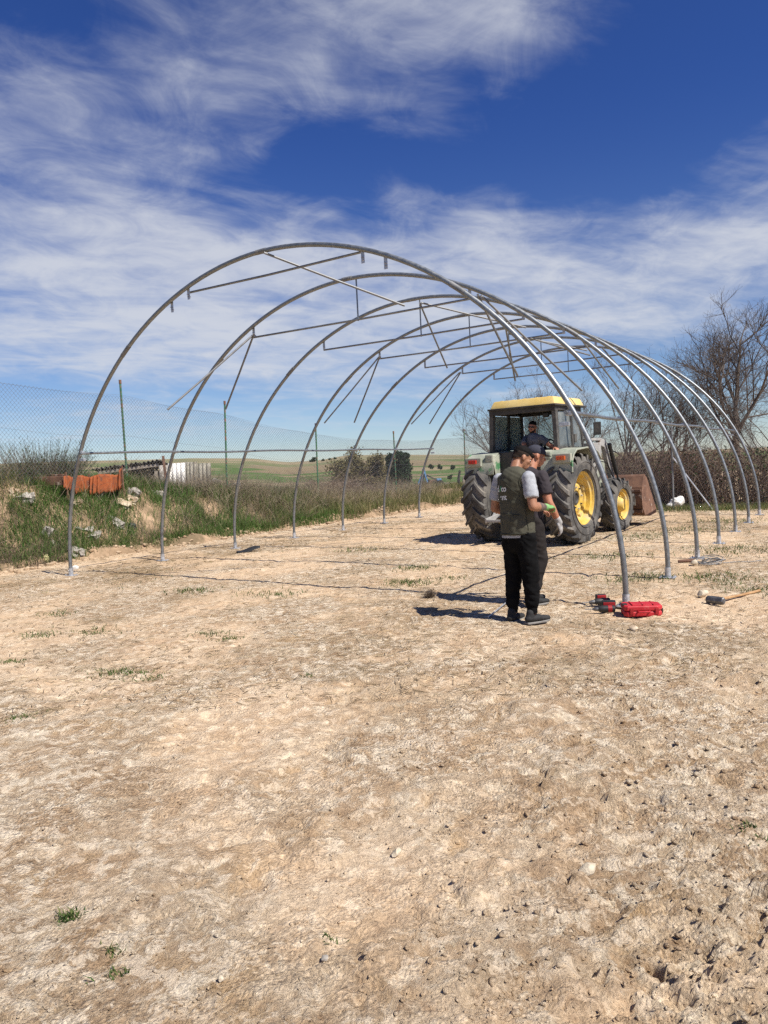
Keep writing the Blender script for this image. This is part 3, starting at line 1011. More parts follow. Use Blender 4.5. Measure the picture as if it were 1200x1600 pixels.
def make_back_fence():
    root = empty('chain_link_fence', (0, 0, 0))
    tag(root, 'chain link fence with a diagonal strut before the dark bramble hedge', 'fence')
    pth = np.array(BACK); L = np.concatenate([[0], np.cumsum(np.hypot(*np.diff(pth, axis=0).T))])
    zt = lambda d: np.interp(d, L, [2.85, 2.15, 2.2]) - .04 * np.sin(d * .9)
    zb = lambda d: np.interp(d, L, [.6, .03, .03])
    chain_link(BACK, zb, zt, .05, .0034, 'wire_mesh', root)
    line_wire(BACK, zt, .0026, root, 'top_wire', 120)
    dd = [4.7, 9.4, L[1], L[1] + 3.2, L[2] - .1]
    for k, d in enumerate(dd):
        x = float(np.interp(d, L, pth[:, 0])); y = float(np.interp(d, L, pth[:, 1]))
        m = MB(); m.tube([(x, y, -.3), (x, y, float(zt(d)) + .35)], .026, 10)
        m.build('post', MAT['galv_dull'] if k > 1 else MAT['post_green'], root, smooth=True)
    m = MB(); m.tube([(8.05, 20.85, 1.48), (8.95, 20.45, .0)], .02, 8)
    m.build('strut', MAT['zinc_bright'], root, smooth=True)
    return root


make_back_fence()
# ------------------------------------------------------------------ tractor
def tyre_mesh(R, W, rr, n, lugh, lugw, delta, sgn):
    """lug tyre round the X axis; sgn +1: outer face towards +X"""
    mb = MB()
    c = R - lugh
    hw = W / 2
    prof = [(-hw * .74, rr), (-hw * .90, rr + .03), (-hw * 1.0, rr + (c - rr) * .42), (-hw * .97, rr + (c - rr) * .72), (-hw * .86, c - .022), (-hw * .45, c - .004),
            (0, c), (hw * .45, c - .004), (hw * .86, c - .022), (hw * .97, rr + (c - rr) * .72), (hw * 1.0, rr + (c - rr) * .42), (hw * .90, rr + .03), (hw * .74, rr),
            (hw * .5, rr - .02), (-hw * .5, rr - .02)]
    mb.lathe(prof, 'x', 72, closed=True)
    # sidewall ribs
    for s in (-1, 1):
        for f in (.18, .62):
            r0 = rr + (c - rr) * f
            ax = s * hw * (.97 if f < .3 else .995)
            mb.lathe([(ax - s * .006, r0 - .010), (ax + s * .006, r0 - .004), (ax + s * .006, r0 + .004), (ax - s * .006, r0 + .010)], 'x', 72)
    for s in (-1, 1):
        for k in range(n):
            th0 = 2 * math.pi * (k + (0.5 if s > 0 else 0)) / n
            rings = []
            for j in range(7):
                t = j / 6
                a = s * (.012 + (hw * .985 - .012) * t)
                th = th0 - delta * (t ** .85)
                bot = c - .03 - .05 * max(0, t - .8) / .2
                top = R - .004 - .030 * max(0, t - .72) / .28
                w = lugw * (1.0 - .18 * (1 - t)) * (1.15 if j == 6 else 1)
                tw = w / R / 2
                skew = .35
                ring = []
                for (r_, e) in ((bot, -1.25), (top, -.82), (top, .82), (bot, 1.25)):
                    q = th + e * tw
                    ring.append(Vector((a, -math.cos(q) * r_, math.sin(q) * r_)))
                rings.append(ring)
            vs = [p for r in rings for p in r]
            fs = []
            for j in range(6):
                for e in range(4):
                    e2 = (e + 1) % 4
                    fs.append((j * 4 + e, j * 4 + e2, (j + 1) * 4 + e2, (j + 1) * 4 + e))
            fs.append((0, 1, 2, 3)); fs.append((27, 26, 25, 24))
            mb.add(vs, fs)
    me = mb.mesh('tyre')
    return me


def wheel(parent, name, x, y, R, W, rr, n, lugh, lugw, sgn, steer=0.0, front=False):
    z = R + .0 - .012
    w = MB(); hw = W / 2; o = sgn
    d = .02 if not front else .05       # dish depth of the disc
    prof = [(o * hw * .80, rr + .025), (o * hw * .82, rr + .028), (o * hw * .80, rr + .002), (o * hw * .66, rr - .012), (o * hw * .60, rr - .055), (o * hw * .30, rr - .065),
            (o * hw * .24, rr - .10), (o * hw * .10, rr - .115), (o * d, rr - .14), (o * (d + .03), rr * .60), (o * (d + .055), rr * .50), (o * (d + .05), rr * .30), (o * (d + .02), rr * .29), (o * (d - .03), rr * .28)]
    w.lathe(prof, 'x', 48)
    w.lathe([(-o * hw * .80, rr + .025), (-o * hw * .80, rr - .01), (-o * hw * .30, rr - .06), (o * hw * .10, rr - .10)], 'x', 48)
    rim = w.build(name, MAT['rim'], parent, smooth=True, angle=28)
    rim.location = (x, y, z); rim.rotation_euler = (0, 0, steer)
    me = tyre_mesh(R, W, rr, n, lugh, lugw, .30 if not front else .34, sgn)
    t = link('tyre', me, MAT['tyre'], rim)
    me.polygons.foreach_set('use_smooth', np.ones(len(me.polygons), bool)); me.set_sharp_from_angle(angle=rad(32))
    h = MB()
    if front:
        h.lathe([(o * .04, rr * .55), (o * .13, rr * .5), (o * .17, rr * .42), (o * .19, rr * .36), (o * .19, .0001)], 'x', 24)
    else:
        h.lathe([(-o * .1, rr * .26), (o * .06, rr * .26), (o * .07, rr * .2), (o * .045, rr * .16), (o * .045, .0001)], 'x', 24)
    h.build('hub', MAT['rim'] if front else MAT['cab_dark'], rim, smooth=True)
    for k in range(8):
        a = 2 * math.pi * k / 8 + .2
        b = MB(); b.tube([(o * (d + .03), math.cos(a) * rr * .42, math.sin(a) * rr * .42), (o * (d + .085), math.cos(a) * rr * .42, math.sin(a) * rr * .42)], .017, 6)
        b.build('wheel_nut', MAT['cab_dark'] if k % 2 else MAT['iron'], rim)
    if not front:                          # bolted rim clamps
        for k in range(4):
            a = 2 * math.pi * k / 4 + .5
            b = MB(); b.box((o * hw * .20, math.cos(a) * (rr - .125), math.sin(a) * (rr - .125)), (.05, .06, .09), Matrix.Rotation(a, 3, 'X'), .006)
            b.build('rim_clamp', MAT['rim'], rim)
    return rim


T_LOC = (2.90, 14.74); T_AZ = .66


def fender_profile():
    return [(-.58, 1.36), (-.57, 1.56), (-.50, 1.68), (-.36, 1.765), (.10, 1.80), (.42, 1.79), (.62, 1.72), (.80, 1.58)]


def make_tractor():
    root = empty('tractor', (T_LOC[0], T_LOC[1], gz(*T_LOC)), -T_AZ)
    tag(root, 'old green and yellow farm tractor with front loader parked inside the hoops', 'tractor')
    for s in (-1, 1):
        wheel(root, 'rear_wheel', s * .86, 0, .85, .53, .49, 20, .052, .075, s)
        wheel(root, 'front_wheel', s * .80, 2.36, .575, .36, .315, 17, .038, .058, s, -.06, True)
    # chassis, engine, axles
    b = MB()
    b.box((0, .25, .86), (.62, 1.1, .56), bev=.04)
    b.tube([(-.66, 0, .84), (-.40, 0, .84), (-.30, 0, .84), (.30, 0, .84), (.40, 0, .84), (.66, 0, .84)], [.12, .13, .2, .2, .13, .12], 14)
    b.box((0, 1.45, .85), (.50, 1.5, .50), bev=.03)
    b.build('transmission', MAT['cab_dark'], root, smooth=True)
    b = MB(); b.box((0, 2.36, .58), (1.3, .16, .18), bev=.03); b.box((0, 2.36, .66), (.3, .3, .3), bev=.04)
    b.build('front_axle', MAT['cab_dark'], root)
    b = MB()
    b.prism([(1.0, 1.08), (1.0, 1.62), (1.2, 1.66), (2.95, 1.52), (3.02, 1.44), (3.02, .92), (2.7, .86)], -.33, .33, 'x')
    hood = b.build('bonnet', MAT['green'], root, bevel=.03)
    b = MB(); b.tube([(.2, 1.7, 1.55), (.2, 1.7, 2.35), (.2, 1.66, 2.42)], .035, 10); b.tube([(.2, 1.7, 1.62), (.2, 1.7, 1.95)], .06, 12)
    b.build('exhaust_stack', MAT['rust'], hood, smooth=True)
    # linkage and drawbar at the back
    b = MB()
    for s in (-1, 1):
        b.bar((s * .36, -.25, .62), (s * .48, -.98, .48), .045, .09, bev=.008)
        b.bar((s * .38, -.1, 1.22), (s * .46, -.72, .56), .03, .03)
        b.bar((s * .30, .0, 1.28), (s * .40, -.36, 1.20), .06, .06)
    b.bar((0, -.1, .52), (0, -.85, .46), .10, .05, bev=.006)
    b.bar((0, -.2, 1.1), (0, -.7, .98), .05, .05)
    b.bar((-.48, -.96, .48), (.48, -.96, .48), .05, .05, bev=.01)
    b.box((0, -.34, .86), (.40, .16, .46), bev=.03)
    b.lathe([(-.47, .001), (-.47, .03), (-.40, .03), (-.40, .08), (-.34, .08)], 'y', 14, (0, 0, .72))
    b.build('hitch', MAT['iron'], root)
    # fenders
    pr = fender_profile()
    for s in (-1, 1):
        outer = 1.12
        m = MB()
        th = .018
        top = pr; low = [(y * .985 + .004, z - th) for (y, z) in pr]
        poly = top + low[::-1]
        n = len(poly)
        xs = [s * .50, s * outer]
        vs = [(xs[0], p[0], p[1]) for p in poly] + [(xs[1], p[0], p[1] - .012) for p in poly]
        fs = [(i, (i + 1) % n, (i + 1) % n + n, i + n) for i in range(n)]
        k = len(pr)
        fs += [(i, i + 1, n - 2 - i, n - 1 - i) for i in range(k - 1)] + [(i + n, i + 1 + n, 2 * n - 2 - i, 2 * n - 1 - i) for i in range(k - 1)]
        m.add(vs, fs)
        # turned-down lip along the outer edge and the cheek towards the cab
        m.tube([(s * outer, p[0], p[1] - .02) for p in pr], .016, 6)
        cheek = [(-.50, 1.30)] + [(p[0], p[1] - .03) for p in pr[1:]] + [(.72, 1.10), (-.3, 1.05)]
        m.prism(cheek, s * .50, s * .485, 'x')
        f = m.build('fender', MAT['green'], root, smooth=True, angle=30)
        # lamp housing on the rear face
        h = MB()
        h.box((s * .93, -.575, 1.60), (.36, .08, .17), bev=.015)
        h.box((s * .60, -.50, 1.66), (.18, .12, .16), bev=.03)
        h.build('lamp_housing', MAT['green'], f)
        l = MB(); l.box((s * .925, -.635, 1.605), (.17, .05, .075), bev=.008)
        lo = l.build('tail_lamp', MAT['lamp_orange'] if s > 0 else MAT['lamp_red'], f)
        for dx in (-.04, .015):
            l = MB(); l.box((s * .925 + dx, -.663, 1.605), (.006, .008, .068)); l.build('lens_rib', MAT['red_dark'], lo)
    # cab
    cabz0, cabz1 = 1.76, 2.52
    def pil(name, x, y0, y1, w, d, mt, z0=cabz0, z1=cabz1):
        m = MB(); m.bar((x, y0, z0), (x * .955, y1, z1), w, d, up=(0, 1, 0), bev=.01)
        return m.build(name, mt, root)
    m = MB()
    m.box((0, .40, 1.30), (1.0, 1.35, .10), bev=.01)                      # floor
    m.box((0, -.28, 1.46), (.97, .05, .62), bev=.01)                      # rear lower wall
    for s in (-1, 1):
        m.bar((s * .49, -.28, 1.74), (s * .70, -.28, 1.78), .05, .06)
        m.bar((s * .69, -.26, 1.775), (s * .66, 1.02, 1.775), .05, .05)
        m.box((s * .55, .98, 1.40), (.16, .06, .76))
    m.bar((-.66, 1.02, 1.72), (.66, 1.02, 1.72), .05, .06)
    m.box((0, 1.02, 1.45), (1.0, .05, .55))
    m.build('cab_floor', MAT['cab_dark'], root)
    for s in (-1, 1):
        pil('cab_pillar', s * .69, -.25, -.24, .085, .10, MAT['cab_frame'])
        pil('cab_pillar', s * .70, .44, .44, .05, .07, MAT['cab_dark'])
        pil('cab_pillar', s * .66, 1.00, .92, .06, .07, MAT['cab_dark'])
    # header ring under the roof
    m = MB()
    m.bar((-.70, -.26, 2.555), (.70, -.26, 2.555), .10, .12, bev=.012)
    m.bar((-.66, .93, 2.555), (.66, .93, 2.555), .10, .12, bev=.012)
    for s in (-1, 1):
        m.bar((s * .66, -.20, 2.555), (s * .64, .88, 2.555), .08, .10, bev=.012)
    m.box((0, .35, 2.585), (1.28, 1.1, .03))
    m.build('header_frame', MAT['cab_dark'], root)
    # roof shell
    m = MB()
    m.box((.02, .36, 2.69), (1.38, 1.40, .16), bev=.04, taper=(.92, .89))
    rf = m.build('roof', MAT['roof_yellow'], root, smooth=True)
    m = MB(); m.box((.02, .36, 2.606), (1.44, 1.46, .035), bev=.01); m.build('roof_rim', MAT['cab_dark'], rf)
    for k in range(5):
        m = MB(); m.box((-.48 + .25 * k, .36, 2.772), (.05, 1.1, .016), bev=.006); m.build('roof_rib', MAT['roof_yellow'], rf)
    # glass
    def pane(name, pts, parent=root, mt='glass'):
        m = MB(); p = [Vector(q) for q in pts]
        nn = (p[1] - p[0]).cross(p[2] - p[0]).normalized() * .0025
        m.add([q - nn for q in p] + [q + nn for q in p], [(0, 1, 2, 3), (7, 6, 5, 4)] + [(i, i + 4, (i + 1) % 4 + 4, (i + 1) % 4) for i in range(4)])
        return m.build(name, MAT[mt], parent)
    for s in (-1, 1):
        w = pane('side_window', [(s * .692, -.19, 1.81), (s * .698, .40, 1.81), (s * .668, .40, 2.49), (s * .662, -.19, 2.49)])
        m = MB()
        for a_, b_ in (((s * .695, -.18, 1.815), (s * .70, .40, 1.815)), ((s * .70, .40, 1.815), (s * .67, .40, 2.485))):
            m.bar(a_, b_, .022, .03)
        m.build('window_frame', MAT['cab_frame'], w)
        w = pane('door_window', [(s * .70, .48, 1.81), (s * .664, .97, 1.81), (s * .632, .90, 2.49), (s * .668, .48, 2.49)])
        m = MB(); m.box((s * .715, .52, 1.98), (.04, .10, .16), bev=.01); m.build('door_handle', MAT['cab_frame'], w)
    pane('windscreen', [(-.61, 1.015, 1.78), (.61, 1.015, 1.78), (.58, .955, 2.49), (-.58, .955, 2.49)])
    # parts cartons behind the left quarter window
    # inside: seat, wheel, dash
    m = MB(); m.box((0, .28, 1.62), (.46, .46, .12), bev=.04); m.box((0, .04, 1.76), (.46, .10, .24), Matrix.Rotation(.12, 3, 'X'), .04); m.box((0, .28, 1.45), (.25, .25, .25))
    m.build('seat', MAT['black'], root, smooth=True)
    m = MB(); m.box((0, .86, 1.58), (.5, .22, .42), bev=.03); m.bar((0, .82, 1.68), (0, .66, 1.86), .04, .04)
    ds = m.build('dashboard', MAT['cab_dark'], root)
    m = MB()
    ring = [Vector((math.cos(a) * .20, .66 + math.sin(a) * .20 * math.cos(.7), 1.87 + math.sin(a) * .20 * math.sin(.7))) for a in np.linspace(0, 2 * math.pi, 25)]
    m.tube(ring, .014, 8, caps=False)
    for a in (0.5, 2.6, 4.7):
        m.bar((0, .66, 1.865), (math.cos(a) * .19, .66 + math.sin(a) * .19 * math.cos(.7), 1.87 + math.sin(a) * .19 * math.sin(.7)), .02, .012)
    m.build('steering_wheel', MAT['black'], ds, smooth=True)
    # mirrors and work lamp
    m = MB(); m.tube([(.66, .98, 2.40), (.86, 1.10, 2.38), (.92, 1.12, 2.2)], .010, 6); m.box((.93, 1.12, 2.16), (.15, .03, .26), Matrix.Rotation(.3, 3, 'Z'), .012)
    m.tube([(.66, .98, 1.95), (.84, 1.08, 1.98), (.92, 1.12, 2.06)], .010, 6)
    m.build('mirror', MAT['cab_dark'], root)
    m = MB(); m.box((.42, -.10, 2.44), (.12, .08, .09), bev=.025); m.tube([(.42, -.1, 2.48), (.42, -.1, 2.55)], .012, 6)
    m.build('work_lamp', MAT['black'], root)
    # number tag in the right window
    # loader
    ld = MB()
    for s in (-1, 1):
        x = s * .56
        ld.box((x, 1.72, 1.74), (.20, .52, .30), bev=.012)
        ld.box((x, 1.78, 1.96), (.16, .60, .05), bev=.006)
        ld.bar((x, 1.45, 1.62), (x * .8, 1.40, .80), .14, .12, bev=.01)
        ld.bar((x, 1.90, 1.62), (x, 1.75, .95), .10, .07, bev=.008)
        ld.bar((x, 1.30, 1.05), (x, 1.95, 1.55), .06, .05)
    ld.build('loader_mast', MAT['iron'], root)
    am = MB()
    for s in (-1, 1):
        x = s * .60
        am.bar((x, 1.95, 1.92), (x, 2.28, 1.86), .09, .16, bev=.01)
        am.bar((x, 2.24, 1.90), (x, 2.62, 1.18), .09, .15, bev=.01)
        am.bar((x, 2.58, 1.22), (x, 3.30, .42), .09, .14, bev=.01)
    am.bar((-.6, 2.75, .98), (.6, 2.75, .98), .09, .09)
    arm = am.build('loader_arm', MAT['iron'], root)
    for s in (-1, 1):
        h = MB(); x = s * .71
        h.tube([(x, 2.30, 1.86), (x, 2.68, 1.22)], .045, 10); h.tube([(x, 2.66, 1.26), (x, 2.86, .92)], .022, 8)
        h.build('hydraulic_ram', MAT['black'], arm, smooth=True)
        h = MB(); h.tube([(s * .52, 1.9, 1.3), (s * .58, 2.15, 1.5), (s * .64, 2.35, 1.45), (s * .66, 2.6, 1.15)], .012, 6); h.build('hose', MAT['black'], arm, smooth=True)
    # bucket: curved shell with end plates
    bk = MB()
    pr2 = [(4.22, .24), (3.75, .20), (3.45, .25), (3.30, .42), (3.26, .68), (3.30, .88), (3.42, 1.12), (3.46, 1.16)]
    inn = [(4.20, .27), (3.75, .235), (3.48, .28), (3.345, .44), (3.30, .68), (3.34, .87), (3.46, 1.10), (3.48, 1.14)]
    bk.prism(pr2 + inn[::-1], -1.02, 1.02, 'x')
    bucket = bk.build('bucket', MAT['rust'], root)
    for s in (-1, 1):
        e = MB(); e.prism(pr2 + [(3.62, 1.08), (4.22, .34)], s * 1.02, s * 1.045, 'x'); e.build('bucket_end_plate', MAT['rust'], bucket)
        e = MB(); e.box((s * .55, 3.24, .55), (.06, .12, .36), bev=.01); e.build('bucket_bracket', MAT['iron'], bucket)
    e = MB(); e.bar((-1.03, 3.255, .80), (1.03, 3.255, .80), .05, .05, bev=.006); e.bar((-1.03, 3.33, .34), (1.03, 3.33, .34), .05, .07); e.build('bucket_rib', MAT['rust'], bucket)
    e = MB()
    e.box((.55, 3.262, .60), (.70, .012, .26)); e.build('worn_patch', MAT['fibre'], bucket)
    return root


make_tractor()

# ------------------------------------------------------------------ people
def cap_prim(p0, p1, r0, r1, fl=None, n=16, flat=False):
    """tapered round-ended limb; fl = (direction, scale) flattens the section"""
    p0 = Vector(p0); p1 = Vector(p1); ax = (p1 - p0); L = ax.length; ax = ax.normalized() if L > 1e-6 else Vector((0, 0, 1))
    ref = Vector((0, 0, 1)) if abs(ax.z) < .9 else Vector((0, 1, 0))
    u = ax.cross(ref).normalized(); v = ax.cross(u)
    rings = []
    for a in np.linspace(-math.pi / 2, 0, 6):
        rings.append((p0 + ax * (math.sin(a) * r0), max(math.cos(a) * r0, 1e-4)))
    for a in np.linspace(0, math.pi / 2, 6):
        rings.append((p1 + ax * (math.sin(a) * r1 * (.04 if flat else 1)), max((math.cos(a) if not flat else 1 - (a / (math.pi / 2)) ** 3) * r1, 1e-4)))
    vs = []
    for c, r in rings:
        for k in range(n):
            q = 2 * math.pi * k / n
            o = (u * math.cos(q) + v * math.sin(q)) * r
            if fl:
                d = Vector(fl[0]).normalized(); o = o - d * (o.dot(d) * (1 - fl[1]))
            vs.append(c + o)
    m = len(rings)
    fs = [(i * n + k, i * n + (k + 1) % n, (i + 1) * n + (k + 1) % n, (i + 1) * n + k) for i in range(m - 1) for k in range(n)]
    fs.append(tuple(reversed(range(n)))); fs.append(tuple((m - 1) * n + k for k in range(n)))
    return vs, fs


def ell_prim(c, r, R=None, nu=16, nv=10):
    c = Vector(c); vs = []; fs = []
    for j in range(nv + 1):
        a = -math.pi / 2 + math.pi * j / nv
        for k in range(nu):
            q = 2 * math.pi * k / nu
            p = Vector((math.cos(q) * max(math.cos(a), .002) * r[0], math.sin(q) * max(math.cos(a), .002) * r[1], math.sin(a) * r[2]))
            vs.append((R @ p if R is not None else p) + c)
    for j in range(nv):
        for k in range(nu):
            fs.append((j * nu + k, j * nu + (k + 1) % nu, (j + 1) * nu + (k + 1) % nu, (j + 1) * nu + k))
    fs.append(tuple(reversed(range(nu)))); fs.append(tuple(nv * nu + k for k in range(nu)))
    return vs, fs


def blob(name, prims, mt, parent, voxel=.012, it=5, fold=None, T=None, cut=None):
    """one continuous skin over overlapping volumes"""
    mb = MB()
    for vs, fs in prims:
        mb.add(vs, fs)
    me = mb.mesh(name)
    o = bpy.data.objects.new(name, me); COL.objects.link(o)
    md = o.modifiers.new('r', 'REMESH'); md.mode = 'VOXEL'; md.voxel_size = voxel; md.use_smooth_shade = True
    sm = o.modifiers.new('s', 'SMOOTH'); sm.factor = .5; sm.iterations = it
    dg = bpy.context.evaluated_depsgraph_get()
    me2 = bpy.data.meshes.new_from_object(o.evaluated_get(dg))
    bpy.data.objects.remove(o); bpy.data.meshes.remove(me)
    V = np.empty(len(me2.vertices) * 3, np.float32); me2.vertices.foreach_get('co', V); V = V.reshape(-1, 3)
    if fold:
        Nn = np.empty(len(V) * 3, np.float32); me2.vertices.foreach_get('normal', Nn); Nn = Nn.reshape(-1, 3)
        V = V + Nn * fold(V)[:, None]
    me2.vertices.foreach_set('co', V.astype(np.float32).ravel())
    if cut:
        bm = bmesh.new(); bm.from_mesh(me2)
        for co, no in cut:
            bmesh.ops.bisect_plane(bm, geom=bm.verts[:] + bm.edges[:] + bm.faces[:], plane_co=co, plane_no=no, clear_outer=True)
        bm.to_mesh(me2); bm.free()
    me2.name = name
    me2.update()
    ob = link(name, me2, mt, parent, smooth=True)
    return ob


def folds(amp, sx=9, sz=26, seed=3):
    def f(V):
        w = vn(V[:, 0] * sx + V[:, 1] * sx * .7, V[:, 2] * sz + 2.2 * vn(V[:, 0] * 6, V[:, 1] * 6, seed), seed)
        w2 = vn(V[:, 0] * 14 + V[:, 1] * 9 + V[:, 2] * 30, V[:, 1] * 8 - V[:, 2] * 11 + seed, seed + 4)
        return amp * (.55 * (1 - 2 * np.abs(w)) + .35 * (1 - 2 * np.abs(w2)))
    return f


def frame_rot(yaw=0, pitch=0, roll=0):
    return Matrix.Rotation(-yaw, 3, 'Z') @ Matrix.Rotation(-pitch, 3, 'X') @ Matrix.Rotation(roll, 3, 'Y')


def head_prims(c, R):
    P = lambda *q: R @ Vector(q) + Vector(c)
    pr = [ell_prim(P(0, -.012, .030), (.074, .094, .086), R), ell_prim(P(0, .028, -.030), (.058, .062, .082), R), ell_prim(P(0, .044, -.082), (.040, .040, .030), R),
          cap_prim(P(0, .088, .012), P(0, .110, -.026), .009, .0155), cap_prim(P(-.034, .080, .020), P(.034, .080, .020), .013, .013),
          cap_prim(P(-.016, .090, -.058), P(.016, .090, -.058), .010, .010), cap_prim(P(-.014, .086, -.070), P(.014, .086, -.070), .011, .011),
          ell_prim(P(-.040, .052, -.020), (.022, .028, .022), R), ell_prim(P(.040, .052, -.020), (.022, .028, .022), R)]
    for s in (-1, 1):
        pr.append(ell_prim(P(s * .077, -.008, -.012), (.010, .020, .032), R @ Matrix.Rotation(s * .35, 3, 'Z')))
    return pr


def face_bits(c, R, parent, brow=True):
    P = lambda *q: R @ Vector(q) + Vector(c)
    for s in (-1, 1):
        e = MB(); vs, fs = ell_prim(P(s * .030, .0745, .000), (.012, .010, .0070), R, 10, 6); e.add(vs, fs); e.build('eye', MAT['white'], parent, smooth=True)
        e = MB(); vs, fs = ell_prim(P(s * .030, .0822, -.001), (.006, .0045, .006), R, 8, 6); e.add(vs, fs); e.build('pupil', MAT['hair'], parent, smooth=True)
        if brow:
            e = MB(); e.tube([P(s * .014, .0945, .021), P(s * .030, .0935, .027), P(s * .048, .084, .022)], .0055, 6); e.build('eyebrow', MAT['hair'], parent, smooth=True)


def hand_prims(w, d, thumb, back, curl=.5, sc=1.0):
    """w wrist; d finger direction; thumb: side the thumb is on; back: normal of the back of the hand"""
    d = Vector(d).normalized(); back = Vector(back); back = (back - d * back.dot(d)).normalized(); t = Vector(thumb); t = (t - d * t.dot(d) - back * t.dot(back)).normalized()
    w = Vector(w)
    Q = lambda a, b, c_: w + (d * a + t * b + back * c_) * sc
    pr = [cap_prim(Q(-.02, 0, 0), Q(.03, 0, 0), .030 * sc, .034 * sc, (back, .72)), cap_prim(Q(.03, -.012, 0), Q(.075, -.012, 0), .034 * sc, .030 * sc, (back, .5)), cap_prim(Q(.03, .014, 0), Q(.075, .014, 0), .032 * sc, .028 * sc, (back, .5))]
    for (b, L, r) in ((.030, .070, .0098), (.010, .078, .0102), (-.011, .072, .0098), (-.031, .056, .0088)):
        a0 = .088; p = Q(a0, b, 0); ang = 0
        for k, f in enumerate((.46, .32, .26)):
            ang += curl * (.7 if k == 0 else 1.0)
            dirv = d * math.cos(ang) - back * math.sin(ang) + t * (b * .8)
            q = p + dirv * (L * f * sc)
            pr.append(cap_prim(p, q, r * sc * (1 - .08 * k), r * sc * (.94 - .08 * k), n=10)); p = q
    p = Q(.018, .030, -.006); q = Q(.052, .058, -.018); e = Q(.082, .062, -.032)
    pr += [cap_prim(p, q, .0135 * sc, .0115 * sc, n=10), cap_prim(q, e, .0112 * sc, .0095 * sc, n=10)]
    return pr


def shoe(parent, ank, yaw, z0=0.0):
    R = Matrix.Rotation(-yaw, 3, 'Z'); a = Vector((ank[0], ank[1], z0))
    P = lambda *q: R @ Vector(q) + a
    s = blob('shoe', [cap_prim(P(0, -.055, .055), P(0, .05, .055), .044, .046, ((0, 0, 1), .85)), cap_prim(P(0, .03, .050), P(.0, .150, .042), .046, .040, ((0, 0, 1), .72)), cap_prim(P(0, -.045, .06), P(0, -.03, .115), .042, .044)],
             MAT['shoe'], parent, .009, 3)
    so_ = MB()
    pts = [(-.036, -.092), (.036, -.092), (.043, -.03), (.041, .06), (.046, .12), (.034, .170), (0, .186), (-.034, .170), (-.046, .12), (-.041, .06), (-.043, -.03)]
    n = len(pts)
    so_.add([P(x * .94, y * .95, .004 + max(0, y - .12) * .14) for x, y in pts] + [P(x * .99, y * .98, .024 + max(0, y - .12) * .12) for x, y in pts], [tuple(range(n)), tuple(reversed(range(n, 2 * n)))] + [(i, i + n, (i + 1) % n + n, (i + 1) % n) for i in range(n)])
    so_.build('sole', MAT['sole'], s, bevel=.005)
    l = MB()
    for k in range(4):
        y = .02 + .024 * k
        l.tube([P(-.026, y, .094 - .010 * k), P(0, y + .006, .101 - .011 * k), P(.026, y, .094 - .010 * k)], .0032, 5)
    l.build('laces', MAT['sole'], s)
    return s


